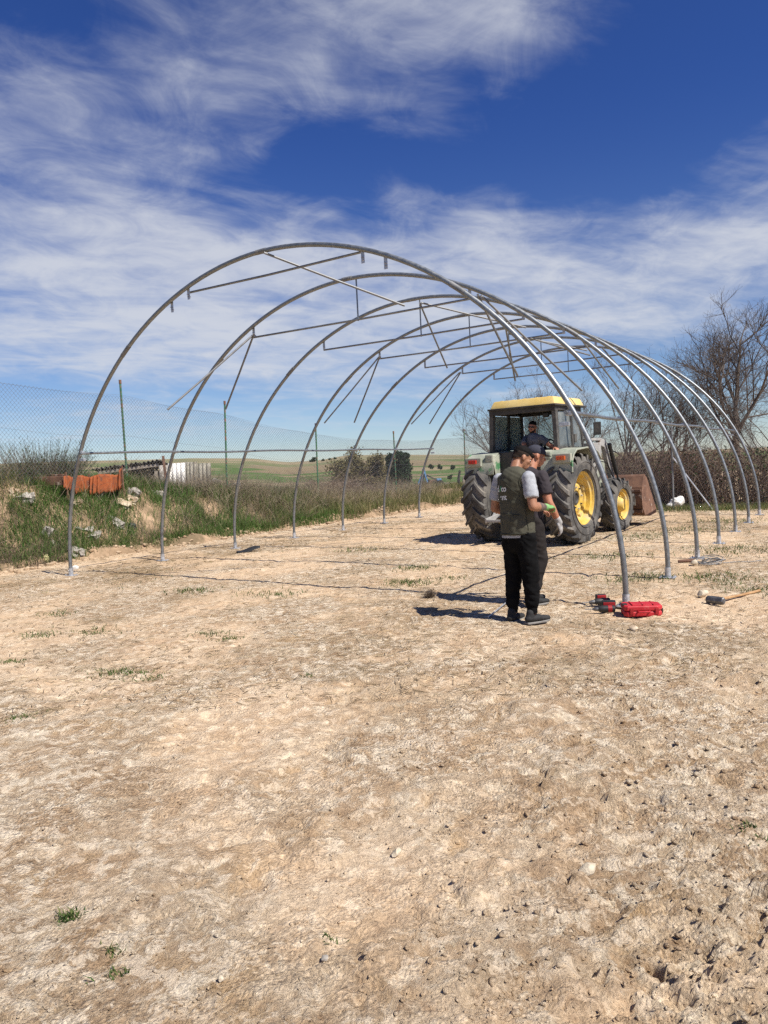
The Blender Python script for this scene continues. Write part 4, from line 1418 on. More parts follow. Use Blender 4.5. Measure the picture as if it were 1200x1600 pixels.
def make_vest_man():
    A = rad(54)
    x0, y0 = 1.335, 7.40
    root = empty('person', (x0, y0, gz(x0, y0) + .0), -A)
    tag(root, 'man in olive vest over grey tee and black joggers, head bowed, green work glove', 'person')
    root.rotation_euler = (0, rad(-2.2), -A)
    hc = Vector((.005, .122, 1.638)); HR = frame_rot(rad(24), rad(27))
    # body
    sh = {1: (.195, -.005, 1.435), -1: (-.195, -.015, 1.435)}
    el = {1: (.262, -.045, 1.155), -1: (-.272, -.03, 1.15)}
    wr = {1: (.205, .195, 1.135), -1: (-.16, .185, 1.06)}
    body = head_prims(hc, HR)
    body += [cap_prim((0, -.02, 1.44), tuple(hc + HR @ Vector((0, -.03, -.06))), .062, .056), cap_prim((-.10, -.01, 1.42), (.10, -.01, 1.42), .075, .075),
             cap_prim((0, 0, 1.0), (0, 0, 1.36), .13, .145, ((0, 1, 0), .7)), cap_prim((-.06, 0, .93), (.06, 0, .93), .11, .11)]
    for s in (1, -1):
        body += [cap_prim(sh[s], el[s], .056, .044), cap_prim(el[s], Vector(el[s]).lerp(Vector(wr[s]), .35), .044, .046), cap_prim(Vector(el[s]).lerp(Vector(wr[s]), .3), wr[s], .046, .028),
                 cap_prim((s * .09, 0, .90), (s * .105, .02, .50), .075, .052), cap_prim((s * .105, .02, .50), (s * .11, -.01 + .02 * s, .10), .05, .036)]
    body += hand_prims(wr[-1], (.35, .9, -.35), (1, 0, .4), (-.3, .2, 1), .55)
    body += hand_prims(wr[1], (-.20, .95, .02), (-1, 0, .2), (.3, .1, 1), .65)
    bo = blob('body', body, MAT['skin'], root, .0105, 2)
    face_bits(hc, HR, root)
    # tattoo sleeve follows the forearm
    e1 = Vector(el[1]); w1 = Vector(wr[1])
    blob('tattoo', [cap_prim(e1.lerp(w1, .42), e1.lerp(w1, .86), .0478, .0345)], MAT['tattoo'], root, .008, 1)
    # hair: long on top, clipped at the sides
    P = lambda *q: HR @ Vector(q) + hc
    blob('hair', [ell_prim(P(0, -.012, .060), (.0745, .095, .062), HR), ell_prim(P(0, .034, .074), (.060, .046, .034), HR), ell_prim(P(0, -.078, .045), (.052, .030, .050), HR)],
         MAT['hair'], root, .008, 2, folds(.006, 30, 60, 9))
    blob('clipped_hair', [ell_prim(P(0, -.012, .030), (.0765, .0970, .0880), HR), ell_prim(P(0, -.05, -.02), (.058, .056, .052), HR)], MAT['fade'], root, .007, 2,
         cut=[(P(0, -.01, .004), HR @ Vector((0, .55, -1))), (P(0, .040, .03), HR @ Vector((0, 1, -.15)))])
    # tee
    tee = [cap_prim((0, 0, 1.0), (0, 0, 1.34), .155, .158, ((0, 1, 0), .66)), cap_prim((0, 0, .86), (0, 0, .93), .177, .170, ((0, 1, 0), .78)), cap_prim((-.13, -.01, 1.415), (.13, -.01, 1.415), .072, .072), cap_prim((0, -.02, 1.44), (0, .012, 1.492), .078, .070)]
    for s in (1, -1):
        a = Vector(sh[s]); b = Vector(el[s]); q = a.lerp(b, .70)
        tee += [cap_prim(a, q, .066, .070, flat=True)]
    cuts = []
    blob('t_shirt', tee, MAT['grey_tee'], root, .011, 4, folds(.006, 8, 22, 5), cut=[(Vector((0, 0, .858)), Vector((0, 0, -1)))])
    # vest
    vest = [cap_prim((0, .004, .985), (0, -.004, 1.37), .186, .190, ((0, 1, 0), .72)), cap_prim((0, .0, .90), (0, .002, 1.05), .186, .186, ((0, 1, 0), .80)),
            cap_prim((-.115, -.014, 1.418), (.115, -.014, 1.418), .080, .080), cap_prim((0, -.022, 1.43), (0, -.012, 1.475), .088, .078)]
    ve = blob('vest', vest, MAT['olive'], root, .011, 4, folds(.008, 6, 10, 8), cut=[(Vector((0, 0, .885)), Vector((0, 0, -1)))])
    seam = MB()
    bv = None
    dg = bpy.context.evaluated_depsgraph_get()
    bv = BVHTree.FromPolygons([v.co for v in ve.data.vertices], [p.vertices for p in ve.data.polygons])

    def onto(p, d, off=.003):
        h = bv.ray_cast(Vector(p), Vector(d))
        return (h[0] + h[1] * off * (1 if h[1].dot(Vector(d)) < 0 else -1)) if h[0] is not None else Vector(p)
    # hem, side seam, back pocket flap
    hem = [onto((math.cos(a) * .5, math.sin(a) * .5, .90), (-math.cos(a), -math.sin(a), 0)) for a in np.linspace(0, 2 * math.pi, 40)]
    seam.tube(hem, .0055, 6, caps=False)
    for zz in np.linspace(0, 0, 1):
        seam.tube([onto((.5, -.04 - .03 * (k / 12), .93 + .40 * k / 12), (-1, 0, 0)) for k in range(13)], .0045, 6)
    seam.tube([onto((-.06 + .19 * k / 10, -.5, 1.10 - .002 * k), (0, 1, 0)) for k in range(11)], .0045, 6)
    seam.tube([onto((.02 + .11 * k / 10, -.5, 1.385 - .10 * k / 10), (0, 1, 0)) for k in range(11)], .003, 6)
    seam.build('vest_seam', MAT['olive_dark'], ve, smooth=True)
    # armhole binding
    for s in (1, -1):
        b = MB(); ctr = Vector((s * .19, -.005, 1.40))
        pts = []
        for a in np.linspace(0, 2 * math.pi, 24):
            q = ctr + Vector((0, math.cos(a) * .085, math.sin(a) * .10 - .01))
            h = bv.ray_cast(q + Vector((s * .4, 0, 0)), Vector((-s, 0, 0)))
            if h[0] is not None:
                pts.append(h[0] + Vector((s * .003, 0, 0)))
        if len(pts) > 3:
            b.tube(pts, .006, 6, caps=False); b.build('armhole_binding', MAT['olive_dark'], ve, smooth=True)
    # printing on the back of the vest
    def lettering(txt, size, pos, mt, sh_=0.0):
        cu = bpy.data.curves.new('lettering', 'FONT'); cu.body = txt; cu.size = size; cu.extrude = 0; cu.shear = sh_; cu.offset = .0022
        o = bpy.data.objects.new('lettering', cu); COL.objects.link(o)
        me = bpy.data.meshes.new_from_object(o.evaluated_get(bpy.context.evaluated_depsgraph_get()))
        bpy.data.objects.remove(o); bpy.data.curves.remove(cu)
        bm = bmesh.new(); bm.from_mesh(me)
        bmesh.ops.triangulate(bm, faces=bm.faces)
        bmesh.ops.subdivide_edges(bm, edges=[e for e in bm.edges if e.calc_length() > .012], cuts=2)
        for v in bm.verts:
            v.co = onto((pos[0] + v.co.x, -.5, pos[2] + v.co.y), (0, 1, 0), .0045)
        bm.to_mesh(me); bm.free()
        return link('lettering', me, mt, ve)
    lettering('d', .082, (-.142, 0, 1.318), MAT['text_white'])
    lettering('co', .082, (-.058, 0, 1.318), MAT['text_white'])
    lettering('ent', .082, (-.095, 0, 1.235), MAT['text_white'])
    lettering('/', .075, (-.090, 0, 1.315), MAT['text_green'], .3)
    # joggers
    leg = [cap_prim((-.055, 0, .915), (.055, 0, .915), .116, .116, ((0, 1, 0), .95)), cap_prim((0, 0, .88), (0, -.015, .80), .12, .10)]
    for s in (1, -1):
        k = Vector((s * .112, .022, .50)); a = Vector((s * .112, -.005 + .022 * s, .15))
        leg += [cap_prim((s * .088, 0, .86), k, .108, .082), cap_prim(k, a + Vector((0, 0, .06)), .084, .066), cap_prim(a + Vector((0, 0, .06)), a, .066, .050)]
    blob('joggers', leg, MAT['black_cloth'], root, .011, 4, folds(.011, 7, 17, 12))
    for s in (1, -1):
        k = Vector((s * .112, -.005 + .022 * s, .135))
        c = MB(); c.tube([k + Vector((0, 0, -.03)), k + Vector((0, 0, .03))], .047, 14); c.build('cuff', MAT['black_cloth'], root, smooth=True)
        shoe(root, (s * .114, .0 + .022 * s), rad(14 * s), .0)
    # glove over the right hand
    gl = hand_prims(wr[1], (-.20, .95, .02), (-1, 0, .2), (.3, .1, 1), .65, 1.12)
    d1 = (w1 - e1).normalized()
    gl.append(cap_prim(w1 - d1 * .022, w1 + d1 * .02, .036, .036))
    blob('glove', gl, MAT['glove_green'], root, .006, 2)
    # neck chain
    ch = MB(); ch.tube([(math.cos(a) * .072, -.02 + math.sin(a) * .062, 1.505 + .012 * math.sin(a)) for a in np.linspace(0, 2 * math.pi, 24)], .0032, 6, caps=False)
    ch.build('collar_edge', MAT['grey_tee'], root, smooth=True)
    return root


make_vest_man()


def make_cap_man():
    A = rad(62)
    x0, y0 = 1.60, 8.22
    root = empty('person', (x0, y0, gz(x0, y0)), -A)
    root.rotation_euler = (0, rad(-2.5), -A)
    tag(root, 'man in dark cap and charcoal tee, grey glove, half hidden behind the vest wearer', 'person')
    hc = Vector((0, .165, 1.625)); HR = frame_rot(rad(20), rad(14))
    sh = {1: (.19, .07, 1.395), -1: (-.19, .07, 1.395)}
    el = {1: (.265, .075, 1.11), -1: (-.27, .08, 1.11)}
    wr = {1: (.250, .205, .90), -1: (-.18, .29, 1.02)}
    body = head_prims(hc, HR)
    body += [cap_prim((0, .06, 1.42), tuple(hc + HR @ Vector((0, -.03, -.06))), .064, .058), cap_prim((-.10, .04, 1.39), (.10, .04, 1.39), .078, .078), cap_prim((0, 0, 1.0), (0, .035, 1.33), .14, .15, ((0, 1, 0), .72)), cap_prim((-.06, 0, .92), (.06, 0, .92), .11, .11)]
    for s in (1, -1):
        e, w = Vector(el[s]), Vector(wr[s])
        body += [cap_prim(sh[s], e, .058, .046), cap_prim(e, e.lerp(w, .35), .046, .047), cap_prim(e.lerp(w, .3), w, .047, .030),
                 cap_prim((s * .09, 0, .90), (s * .105, .02, .50), .08, .055), cap_prim((s * .105, .02, .50), (s * .112, -.01 - .09 * s, .10), .052, .038)]
    body += hand_prims(wr[-1], (.3, .9, -.3), (1, 0, .3), (-.3, 0, 1), .5)
    body += hand_prims(wr[1], (-.05, .35, -.93), (-.5, .8, .2), (.85, .4, .2), .45)
    blob('body', body, MAT['skin2'], root, .0105, 2)
    face_bits(hc, HR, root)
    P = lambda *q: HR @ Vector(q) + hc
    cp = blob('baseball_cap', [ell_prim(P(0, -.010, .052), (.083, .103, .074), HR), ell_prim(P(0, .045, .045), (.072, .06, .05), HR)], MAT['cap'], root, .008, 3,
              cut=[(P(0, 0, .018), HR @ Vector((0, .12, -1)))])
    b = MB(); n = 14; vs = []
    for lay in (0, 1):
        for k in range(n):
            a = math.pi * k / (n - 1)
            for rr_ in (.0, 1.0):
                x = math.cos(a) * (.070 + .006 * rr_); y = .070 + math.sin(a) * (.015 + .085 * rr_); z = .034 - .10 * (math.sin(a) * .085 * rr_) - .012 * abs(math.cos(a)) ** 2 + lay * .005
                vs.append(P(x, y, z))
    fs = []
    for k in range(n - 1):
        o = k * 2; fs += [(o, o + 1, o + 3, o + 2), (o + 2 * n, o + 2 * n + 2, o + 2 * n + 3, o + 2 * n + 1), (o + 1, o + 1 + 2 * n, o + 3 + 2 * n, o + 3), (o, o + 2, o + 2 + 2 * n, o + 2 * n)]
    b.add(vs, fs); b.build('cap_brim', MAT['cap'], cp, smooth=True)
    blob('hair', [ell_prim(P(0, -.045, -.002), (.066, .060, .052), HR)], MAT['fade'], root, .008, 2)
    tee = [cap_prim((0, .005, .86), (0, .035, 1.33), .178, .185, ((0, 1, 0), .74)), cap_prim((-.125, .035, 1.385), (.125, .035, 1.385), .080, .080), cap_prim((0, .03, 1.42), (0, .05, 1.455), .075, .066)]
    for s in (1, -1):
        tee.append(cap_prim(sh[s], Vector(sh[s]).lerp(Vector(el[s]), .70), .068, .072, flat=True))
    blob('t_shirt', tee, MAT['dark_tee'], root, .011, 4, folds(.006, 8, 20, 15), cut=[(Vector((0, 0, .84)), Vector((0, 0, -1)))])
    leg = [cap_prim((-.055, 0, .91), (.055, 0, .91), .13, .13), cap_prim((0, 0, .88), (0, -.02, .80), .13, .10)]
    for s in (1, -1):
        k = Vector((s * .112, .03, .50)); a = Vector((s * .112, -.005 + .09 * -s, .105))
        leg += [cap_prim((s * .088, 0, .86), k, .110, .086), cap_prim(k, a, .087, .066)]
    blob('trousers', leg, MAT['dark_cloth'], root, .011, 4, folds(.011, 7, 17, 22))
    for s in (1, -1):
        shoe(root, (s * .114, .0 + .09 * -s), rad(10 * s), .0)
    gl = hand_prims(wr[1], (-.05, .35, -.93), (-.5, .8, .2), (.85, .4, .2), .45, 1.14)
    d1 = (Vector(wr[1]) - Vector(el[1])).normalized(); gl.append(cap_prim(Vector(wr[1]) - d1 * .035, Vector(wr[1]) + d1 * .02, .038, .037))
    blob('glove', gl, MAT['glove_grey'], root, .006, 2)
    return root


make_cap_man()


def make_driver():
    root = empty('person', (T_LOC[0], T_LOC[1], gz(*T_LOC)), -T_AZ)
    tag(root, 'bearded driver in sunglasses and navy tee twisting round on the tractor seat', 'person')
    # tractor coordinates; torso twisted to look back over the right fender
    dv = Vector((.16, -.30, -.02))
    hc = Vector((-.02, .17, 2.245)) + dv; HR = frame_rot(rad(172), rad(4), rad(-4))
    ps = Vector((0, .26, 1.72))
    body = head_prims(hc, HR)
    sR = Vector((-.19, .24, 2.03)) + dv; sL = Vector((.17, .13, 2.02)) + dv     # image-left and image-right shoulders
    eR = Vector((-.13, -.05, 1.86)) + dv; wR = Vector((.15, -.12, 1.74)) + dv
    eL = Vector((.36, .16, 1.86)) + dv; wL = Vector((.50, .04, 1.83)) + dv
    body += [cap_prim(Vector((-.01, .20, 2.03)) + dv, hc + Vector((0, .02, -.06)), .062, .058), cap_prim(sR * .6 + sL * .4, sR * .4 + sL * .6, .08, .08), cap_prim(ps, Vector((-.01, .19, 1.98)) + dv, .13, .15, ((.2, 1, 0), .75)),
             cap_prim(sR, eR, .056, .046), cap_prim(eR, wR, .046, .03), cap_prim(sL, eL, .056, .046), cap_prim(eL, wL, .046, .03)]
    for s in (-1, 1):
        body += [cap_prim((s * .09, .28, 1.72), (s * .15, .66, 1.74), .08, .058), cap_prim((s * .15, .66, 1.74), (s * .15, .74, 1.42), .055, .04)]
    body += hand_prims(wR, (.8, -.3, -.4), (0, -1, .2), (.3, -.2, 1), .5) + hand_prims(wL, (.6, -.6, -.3), (-.5, -.6, .2), (.2, -.1, 1), .5)
    blob('body', body, MAT['skin2'], root, .010, 2)
    P = lambda *q: HR @ Vector(q) + hc
    blob('hair', [ell_prim(P(0, -.016, .055), (.077, .094, .066), HR)], MAT['hair'], root, .008, 2)
    blob('beard', [ell_prim(P(0, .046, -.085), (.046, .046, .036), HR), cap_prim(P(-.050, .03, -.06), P(.050, .03, -.06), .022, .022), cap_prim(P(-.02, .094, -.048), P(.02, .094, -.048), .008, .008)], MAT['fade'], root, .008, 2)
    gsl = MB()
    for s in (-1, 1):
        vs, fs = ell_prim(P(s * .033, .093, .004), (.028, .010, .019), HR, 14, 8); gsl.add(vs, fs)
        gsl.tube([P(s * .055, .088, .010), P(s * .076, .05, .008), P(s * .081, -.01, .0)], .004, 6)
    gsl.bar(P(-.02, .103, .012), P(.02, .103, .012), .006, .006)
    gsl.build('sunglasses', MAT['black'], root, smooth=True)
    tee = [cap_prim(ps + Vector((0, 0, -.02)), Vector((-.01, .19, 1.97)) + dv, .16, .172, ((.2, 1, 0), .76)), cap_prim(sR * .8 + sL * .2, sR * .2 + sL * .8, .080, .080), cap_prim(sR, sR.lerp(eR, .62), .070, .074, flat=True), cap_prim(sL, sL.lerp(eL, .62), .070, .074, flat=True)]
    blob('t_shirt', tee, MAT['navy'], root, .012, 4, folds(.009, 9, 18, 31))
    tr = [cap_prim((-.06, .27, 1.72), (.06, .27, 1.72), .13, .13)]
    for s in (-1, 1):
        tr += [cap_prim((s * .09, .28, 1.72), (s * .15, .66, 1.74), .10, .078), cap_prim((s * .15, .66, 1.74), (s * .15, .74, 1.42), .076, .06)]
    blob('trousers', tr, MAT['dark_cloth'], root, .013, 3)
    for s in (-1, 1):
        shoe(root, (s * .15, .76), rad(6 * s), 1.352)
    st = MB(); st.tube([P(-.05, .06, -.13), P(-.09, .12, -.22), P(-.05, .17, -.32)], .008, 6); st.tube([P(.06, .06, -.13), P(.09, .12, -.24), P(.02, .18, -.34)], .008, 6)
    st.build('lanyard', MAT['black'], root, smooth=True)
    return root


make_driver()
# ------------------------------------------------------------------ tools and loose things in the yard
def on_ground(u, v):
    p = g(u, v)
    for _ in range(3):
        p = g(u, v, gz(p.x, p.y))
    return p


def make_case():
    p = on_ground(1005, 962)
    root = empty('tool_case', (p.x, p.y + .05, p.z + .004), rad(-8))
    tag(root, 'red plastic tool case lying flat beside the nearest hoop foot', 'tool case')
    def shell(z0, z1, inset):
        w, d = .185, .125
        pts = [(-w, -d + .03), (-w + .03, -d), (w - .05, -d), (w, -d + .045), (w, d - .05), (w - .06, d), (-w + .03, d), (-w, d - .03)]
        m = MB(); n = len(pts)
        lay = [(z0, 1 - inset), (z0 + .012, 1), (z1 - .012, 1), (z1, 1 - inset)]
        vs = [(x * s, y * s, z) for z, s in lay for x, y in pts]
        fs = [tuple(reversed(range(n))), tuple(range(3 * n, 4 * n))]
        for k in range(3):
            fs += [(k * n + i, k * n + (i + 1) % n, (k + 1) * n + (i + 1) % n, (k + 1) * n + i) for i in range(n)]
        m.add(vs, fs)
        return m
    lo = shell(0, .052, .05).build('lower_shell', MAT['red'], root, bevel=.006)
    li = shell(.056, .108, .05)
    li.box((.02, .0, .110), (.24, .14, .010), bev=.004)
    li = li.build('lid', MAT['red'], root, bevel=.006)
    for x in (-.10, .0, .10):
        m = MB(); m.box((x, 0, .1155), (.012, .20, .006), bev=.002); m.build('lid_rib', MAT['red'], li)
    for x in (-.115, .125):
        m = MB(); m.box((x, -.128, .055), (.034, .014, .06), bev=.004); m.build('latch', MAT['red_dark'], root)
    m = MB(); m.tube([(-.055, -.125, .054), (-.052, -.155, .054), (.052, -.155, .054), (.055, -.125, .054)], .010, 8); m.build('handle', MAT['red'], root, smooth=True)
    m = MB(); m.box((-.165, -.02, .105), (.05, .07, .02), bev=.006); m.build('corner_pad', MAT['black'], root)
    m = MB(); m.box((.186, -.06, .05), (.012, .05, .05), bev=.004); m.build('hinge', MAT['black'], root)
    return root


def make_drill(u, v, rz, label, flip=1, big=True):
    p = on_ground(u, v)
    root = empty('cordless_drill', (p.x, p.y, p.z + .002), rz)
    tag(root, label, 'power tool')
    # lying on its side: the tool's own upright axis is Y here
    m = MB(); z = .042
    m.tube([(-.09, .0, z), (-.085, 0, z), (.02, 0, z), (.06, 0, z), (.075, 0, z)], [.028, .036, .036, .033, .026], 14)
    h = m.build('motor_housing', MAT['black'], root, smooth=True)
    m = MB(); m.tube([(-.06, 0, z), (-.02, 0, z)], .0375, 14); m.build('red_band', MAT['red_dark'], h, smooth=True)
    m = MB(); m.tube([(.075, 0, z), (.10, 0, z), (.12, 0, z), (.135, 0, z)], [.022, .022, .016, .010], 12); c = m.build('chuck', MAT['steel_dark'], root, smooth=True)
    m = MB(); m.tube([(.13, 0, z), (.21, 0, z)], .005, 6); m.build('bit', MAT['galv_dull'], c, smooth=True)
    m = MB(); m.bar((-.045, -.02, z), (-.065, -.14, z), .040, .034, up=(0, 0, 1), bev=.010); m.build('grip', MAT['black'], root, smooth=True)
    m = MB(); m.box((-.018, -.045, z), (.02, .03, .018), bev=.005); m.build('trigger', MAT['red'], root)
    L = .135 if big else .11
    m = MB(); m.box((-.055, -.175, z + .008), (L, .075 if big else .06, .095 if big else .075), bev=.010); b = m.build('battery', MAT['black'], root, smooth=True)
    m = MB(); m.box((-.055, -.2135 if big else -.206, z + .018), (L * .62, .003, .016)); m.build('battery_stripe', MAT['red'], b)
    m = MB(); m.box((-.055, -.14, z + .006), (L * .9, .018, .07), bev=.005); m.build('battery_shoe', MAT['red_dark'], b)
    return root


make_case()
make_drill(947, 958, rad(172), 'cordless drill with the larger battery, lying left of the red case', 1)
make_drill(940, 946, rad(184), 'cordless impact driver lying just behind the other drill near the hoop foot', 1, False)


def make_hammer():
    p = on_ground(1118, 946); q = on_ground(1240, 912)
    d = (q - p); L = .92; ang = math.atan2(d.y, d.x)
    root = empty('sledgehammer', (p.x, p.y, p.z + .005), ang)
    tag(root, 'sledgehammer with pale wooden handle lying at the right edge', 'hammer')
    m = MB()
    for s in (1,):
        m.tube([(0, -.095, .05), (0, -.085, .05), (0, -.035, .05), (0, .035, .05), (0, .085, .05), (0, .095, .05)], [.030, .040, .043, .043, .040, .030], 8)
    hd = m.build('hammer_head', MAT['steel_dark'], root, smooth=True, angle=20)
    hd.rotation_euler = (0, 0, 0)
    m = MB(); m.tube([(-.035, 0, .052), (.05, 0, .050), (.2, 0, .044), (.5, 0, .032), (.78, 0, .026), (.92, 0, .026)], [.016, .018, .017, .016, .0175, .019], 10, flat=.8)
    m.build('handle', MAT['wood'], root, smooth=True)
    return root


make_hammer()


def rock(name, p, size, k, mt, label, cat='stone', rz=0, sink=.3, flat=1.0, group=None):
    V, F = rock_base(20 + k)
    me = npmesh(name, V * np.array([size[0], size[1], size[2]]), F)
    o = link(name, me, MAT[mt], smooth=True)
    me.set_sharp_from_angle(angle=rad(38))
    o.location = (p[0], p[1], p[2] + size[2] * (1 - sink)); o.rotation_euler = (random.uniform(-.2, .2), random.uniform(-.2, .2), rz)
    return tag(o, label, cat, group)


p = on_ground(1098, 933); rock('stone', p, (.075, .06, .055), 1, 'stone', 'round pale stone left of the sledgehammer head', rz=.4)
p = on_ground(1085, 884); rock('stone', p, (.07, .06, .06), 2, 'stone', 'pale stone at the third near-side hoop foot', rz=1.4)
p = on_ground(918, 1366); rock('stone', p, (.048, .03, .028), 3, 'stone', 'flat tan stone in the churned soil of the right foreground', rz=.2)
p = on_ground(620, 1337); rock('stone', p, (.028, .02, .018), 4, 'stone', 'small white stone beside a cluster of chips, lower centre', rz=.9)
p = on_ground(345, 1535); rock('stone', p, (.018, .014, .016), 5, 'stone', 'small round grey pebble near the bottom edge', rz=.9)
p = on_ground(508, 1503); rock('stone', p, (.026, .018, .016), 6, 'concrete', 'whitish broken stone low in the left foreground', rz=.9)
p = on_ground(826, 1180); rock('stone', p, (.03, .022, .02), 7, 'clod', 'dark lumpy clod in mid foreground', rz=.9)
p = on_ground(955, 984); rock('stone', on_ground(990, 985), (.06, .05, .03), 8, 'clod', 'low earth clod below the red case', rz=.3)
p = on_ground(354, 938); rock('stone', on_ground(118, 890), (.06, .05, .05), 9, 'white', 'small white stone beside the nearest left hoop foot', rz=.3)


def make_coil():
    p = on_ground(1112, 882)
    root = empty('wire_coil', (p.x, p.y, p.z))
    tag(root, 'loose tangle of grey wire by the third near-side hoop foot', 'wire')
    for k in range(7):
        pts = []
        r = random.uniform(.10, .22); cx, cy = random.uniform(-.08, .08), random.uniform(-.05, .05); a0 = random.uniform(0, 6)
        for i in range(26):
            a = a0 + i * .30
            pts.append((cx + math.cos(a) * r * (1 + .03 * i / 4), cy + math.sin(a) * r * .7, .02 + .012 * k + .02 * math.sin(a * 2 + k)))
        m = MB(); m.tube(pts, .0055, 6); m.build('loop', MAT['galv_dull'], root, smooth=True)
    m = MB(); m.tube([(.15, -.02, .02), (.35, .06, .012), (.55, .0, .012), (.75, .10, .012)], .0055, 6); m.build('tail', MAT['galv_dull'], root, smooth=True)
    return root


make_coil()
p = on_ground(1072, 880)
m = MB(); m.tube([(-.11, 0, .03), (0, 0, .035), (.13, .02, .03)], [.022, .026, .02], 8)
o = m.build('wood_offcut', MAT['rust'], None, smooth=True); o.location = p; o.rotation_euler = (0, 0, -.1)
tag(o, 'short brown offcut lying beside the wire tangle', 'offcut')

# thin rod lying behind the vest wearer's feet
a = on_ground(763, 966); b = on_ground(800, 940)
m = MB(); m.tube([(0, 0, .012), (b.x - a.x, b.y - a.y, .05)], .0075, 6)
o = m.build('metal_rod', MAT['zinc_bright'], None, smooth=True); o.location = a
tag(o, 'thin steel rod lying on the soil behind the vest wearer', 'rod')

# black scrap by the third far hoop foot
p = on_ground(388, 862)
V = []; nx, ny = 14, 8
X, Y = np.meshgrid(np.linspace(-.24, .24, nx), np.linspace(-.12, .12, ny), indexing='ij')
Z = .045 + .04 * np.sin(X * 9 + Y * 6) + .02 * np.cos(Y * 21)
me = npmesh('rubber_scrap', np.stack([X, Y, np.maximum(Z, .004)], -1).reshape(-1, 3), grid_faces(nx, ny))
o = link('rubber_scrap', me, MAT['black'], smooth=True); o.location = p; o.rotation_euler = (0, 0, .2)
md = o.modifiers.new('t', 'SOLIDIFY'); md.thickness = .008
tag(o, 'crumpled black rubber sheet on the ground by a left hoop foot', 'scrap')

# dry clump of roots on the yard
p = on_ground(672, 934)
n = 260; ang = RNG.uniform(0, 2 * math.pi, n); el_ = RNG.uniform(.05, 1.3, n); L = RNG.uniform(.05, .13, n)
t = np.linspace(0, 1, 4)
D = np.stack([np.cos(ang) * np.cos(el_), np.sin(ang) * np.cos(el_), np.sin(el_)], -1)
P = np.array(p)[None, None, :] + D[:, None, :] * (L[:, None] * t[None, :])[..., None] + np.cumsum(RNG.normal(size=(n, 4, 3)) * .008, 1)
tag(strands('dry_root_clump', P, np.full((n, 4), .0028) * (1 - .6 * t)[None, :], MAT['drydark']), 'shaggy brown root clump on bare soil left of the two standing men', 'root clump')

# white sack at the back fence
p = on_ground(1066, 794)
o = blob('plastic_sack', [ell_prim((0, 0, .16), (.20, .14, .15)), ell_prim((.14, .03, .22), (.12, .10, .13)), ell_prim((-.16, 0, .08), (.12, .1, .08))], MAT['white'], None, .025, 2, folds(.03, 9, 9, 4))
o.location = (p.x - .1, p.y + .2, 0); tag(o, 'crumpled white plastic sack at the foot of the back fence post', 'sack')


# ------------------------------------------------------------------ rubble, sheets and sheds on and behind the bank
def bank_hit(u, v):
    k = _f + _r2 * ((u - 600) / FPX) + _d2 * ((v - 800) / FPX)
    for t in np.arange(9, 45, .04):
        x, y, z = k.x * t, k.y * t, CAM_H + k.z * t
        s, o_ = so(x, y)
        if o_ > -.3 and z < float(bank_z(np.array([s]), np.array([o_]))[0]):
            return Vector((x, y, z))
    return Vector((k.x * 20, k.y * 20, .5))


def slab(u, v, size, rot, mt, label, name='rubble_slab', cat='rubble'):
    p = bank_hit(u, v)
    m = MB()
    bm = bmesh.new(); bmesh.ops.create_cube(bm, size=1)
    bmesh.ops.subdivide_edges(bm, edges=bm.edges[:], cuts=3, use_grid_fill=True)
    r = random.Random(int(u * 7 + v))
    for w in bm.verts:
        w.co = Vector((w.co.x * size[0], w.co.y * size[1], w.co.z * size[2]))
        w.co += Vector((r.uniform(-1, 1), r.uniform(-1, 1), r.uniform(-1, 1))) * min(size) * .22
    bm.verts.index_update()
    m.add([w.co.copy() for w in bm.verts], [[w.index for w in f.verts] for f in bm.faces]); bm.free()
    o = m.build(name, MAT[mt]); o.location = p + Vector((0, .06, size[2] * .05)); o.rotation_euler = rot
    return tag(o, label, cat)


slab(128, 826, (.42, .30, .10), (.35, .2, .3), 'concrete', 'upper white slab of broken concrete behind the nearest left hoop leg')
slab(140, 838, (.38, .25, .09), (.4, -.1, -.2), 'concrete', 'lower white slab of broken concrete behind the nearest left hoop leg')
slab(90, 858, (.55, .13, .11), (.2, .55, -.5), 'concrete', 'long broken concrete beam sliding down the bank at far left')
slab(118, 866, (.28, .22, .2), (.3, .3, .8), 'concrete', 'rounded concrete lump at the bank foot behind the nearest left leg')
slab(178, 818, (.42, .22, .16), (.1, .5, -.6), 'concrete', 'pale broken block half sunk in grass between the first two left legs')
slab(200, 822, (.30, .18, .10), (.2, .2, .4), 'steel_dark', 'dark grey slab tucked beside the pale sunken block')
slab(36, 780, (.36, .30, .16), (.3, -.1, .2), 'concrete', 'small white slab on the bare patch at far left')
slab(148, 776, (.26, .2, .34), (.1, .3, .1), 'concrete', 'upright grey block below the orange sheet')
slab(208, 776, (.24, .2, .3), (.3, .3, .1), 'concrete', 'upright pale block right of the orange sheet')
slab(247, 776, (.28, .2, .22), (.2, .1, .5), 'concrete', 'whitish lump on the bank near the rusty stake')
slab(70, 838, (.16, .12, .34), (.1, .5, .2), 'concrete', 'narrow grey shard standing in the weeds at far left')
for (u, v, sz, lab) in [(20, 772, .24, 'bare tan earth lump at the far left edge'), (192, 792, .34, 'tan boulder in the middle of the bank'), (206, 783, .24, 'smaller tan boulder behind the middle one'), (152, 768, .22, 'tan rock just under the orange sheet'), (180, 768, .2, 'little tan rock right under the orange sheet end'), (118, 788, .26, 'tan rock beside the nearest left hoop leg, half way up')]:
    slab(u, v, (sz, sz * .8, sz * .7), (.3, .2, u * .1), 'clod', lab, 'boulder', 'rock')
q = bank_hit(73, 878)
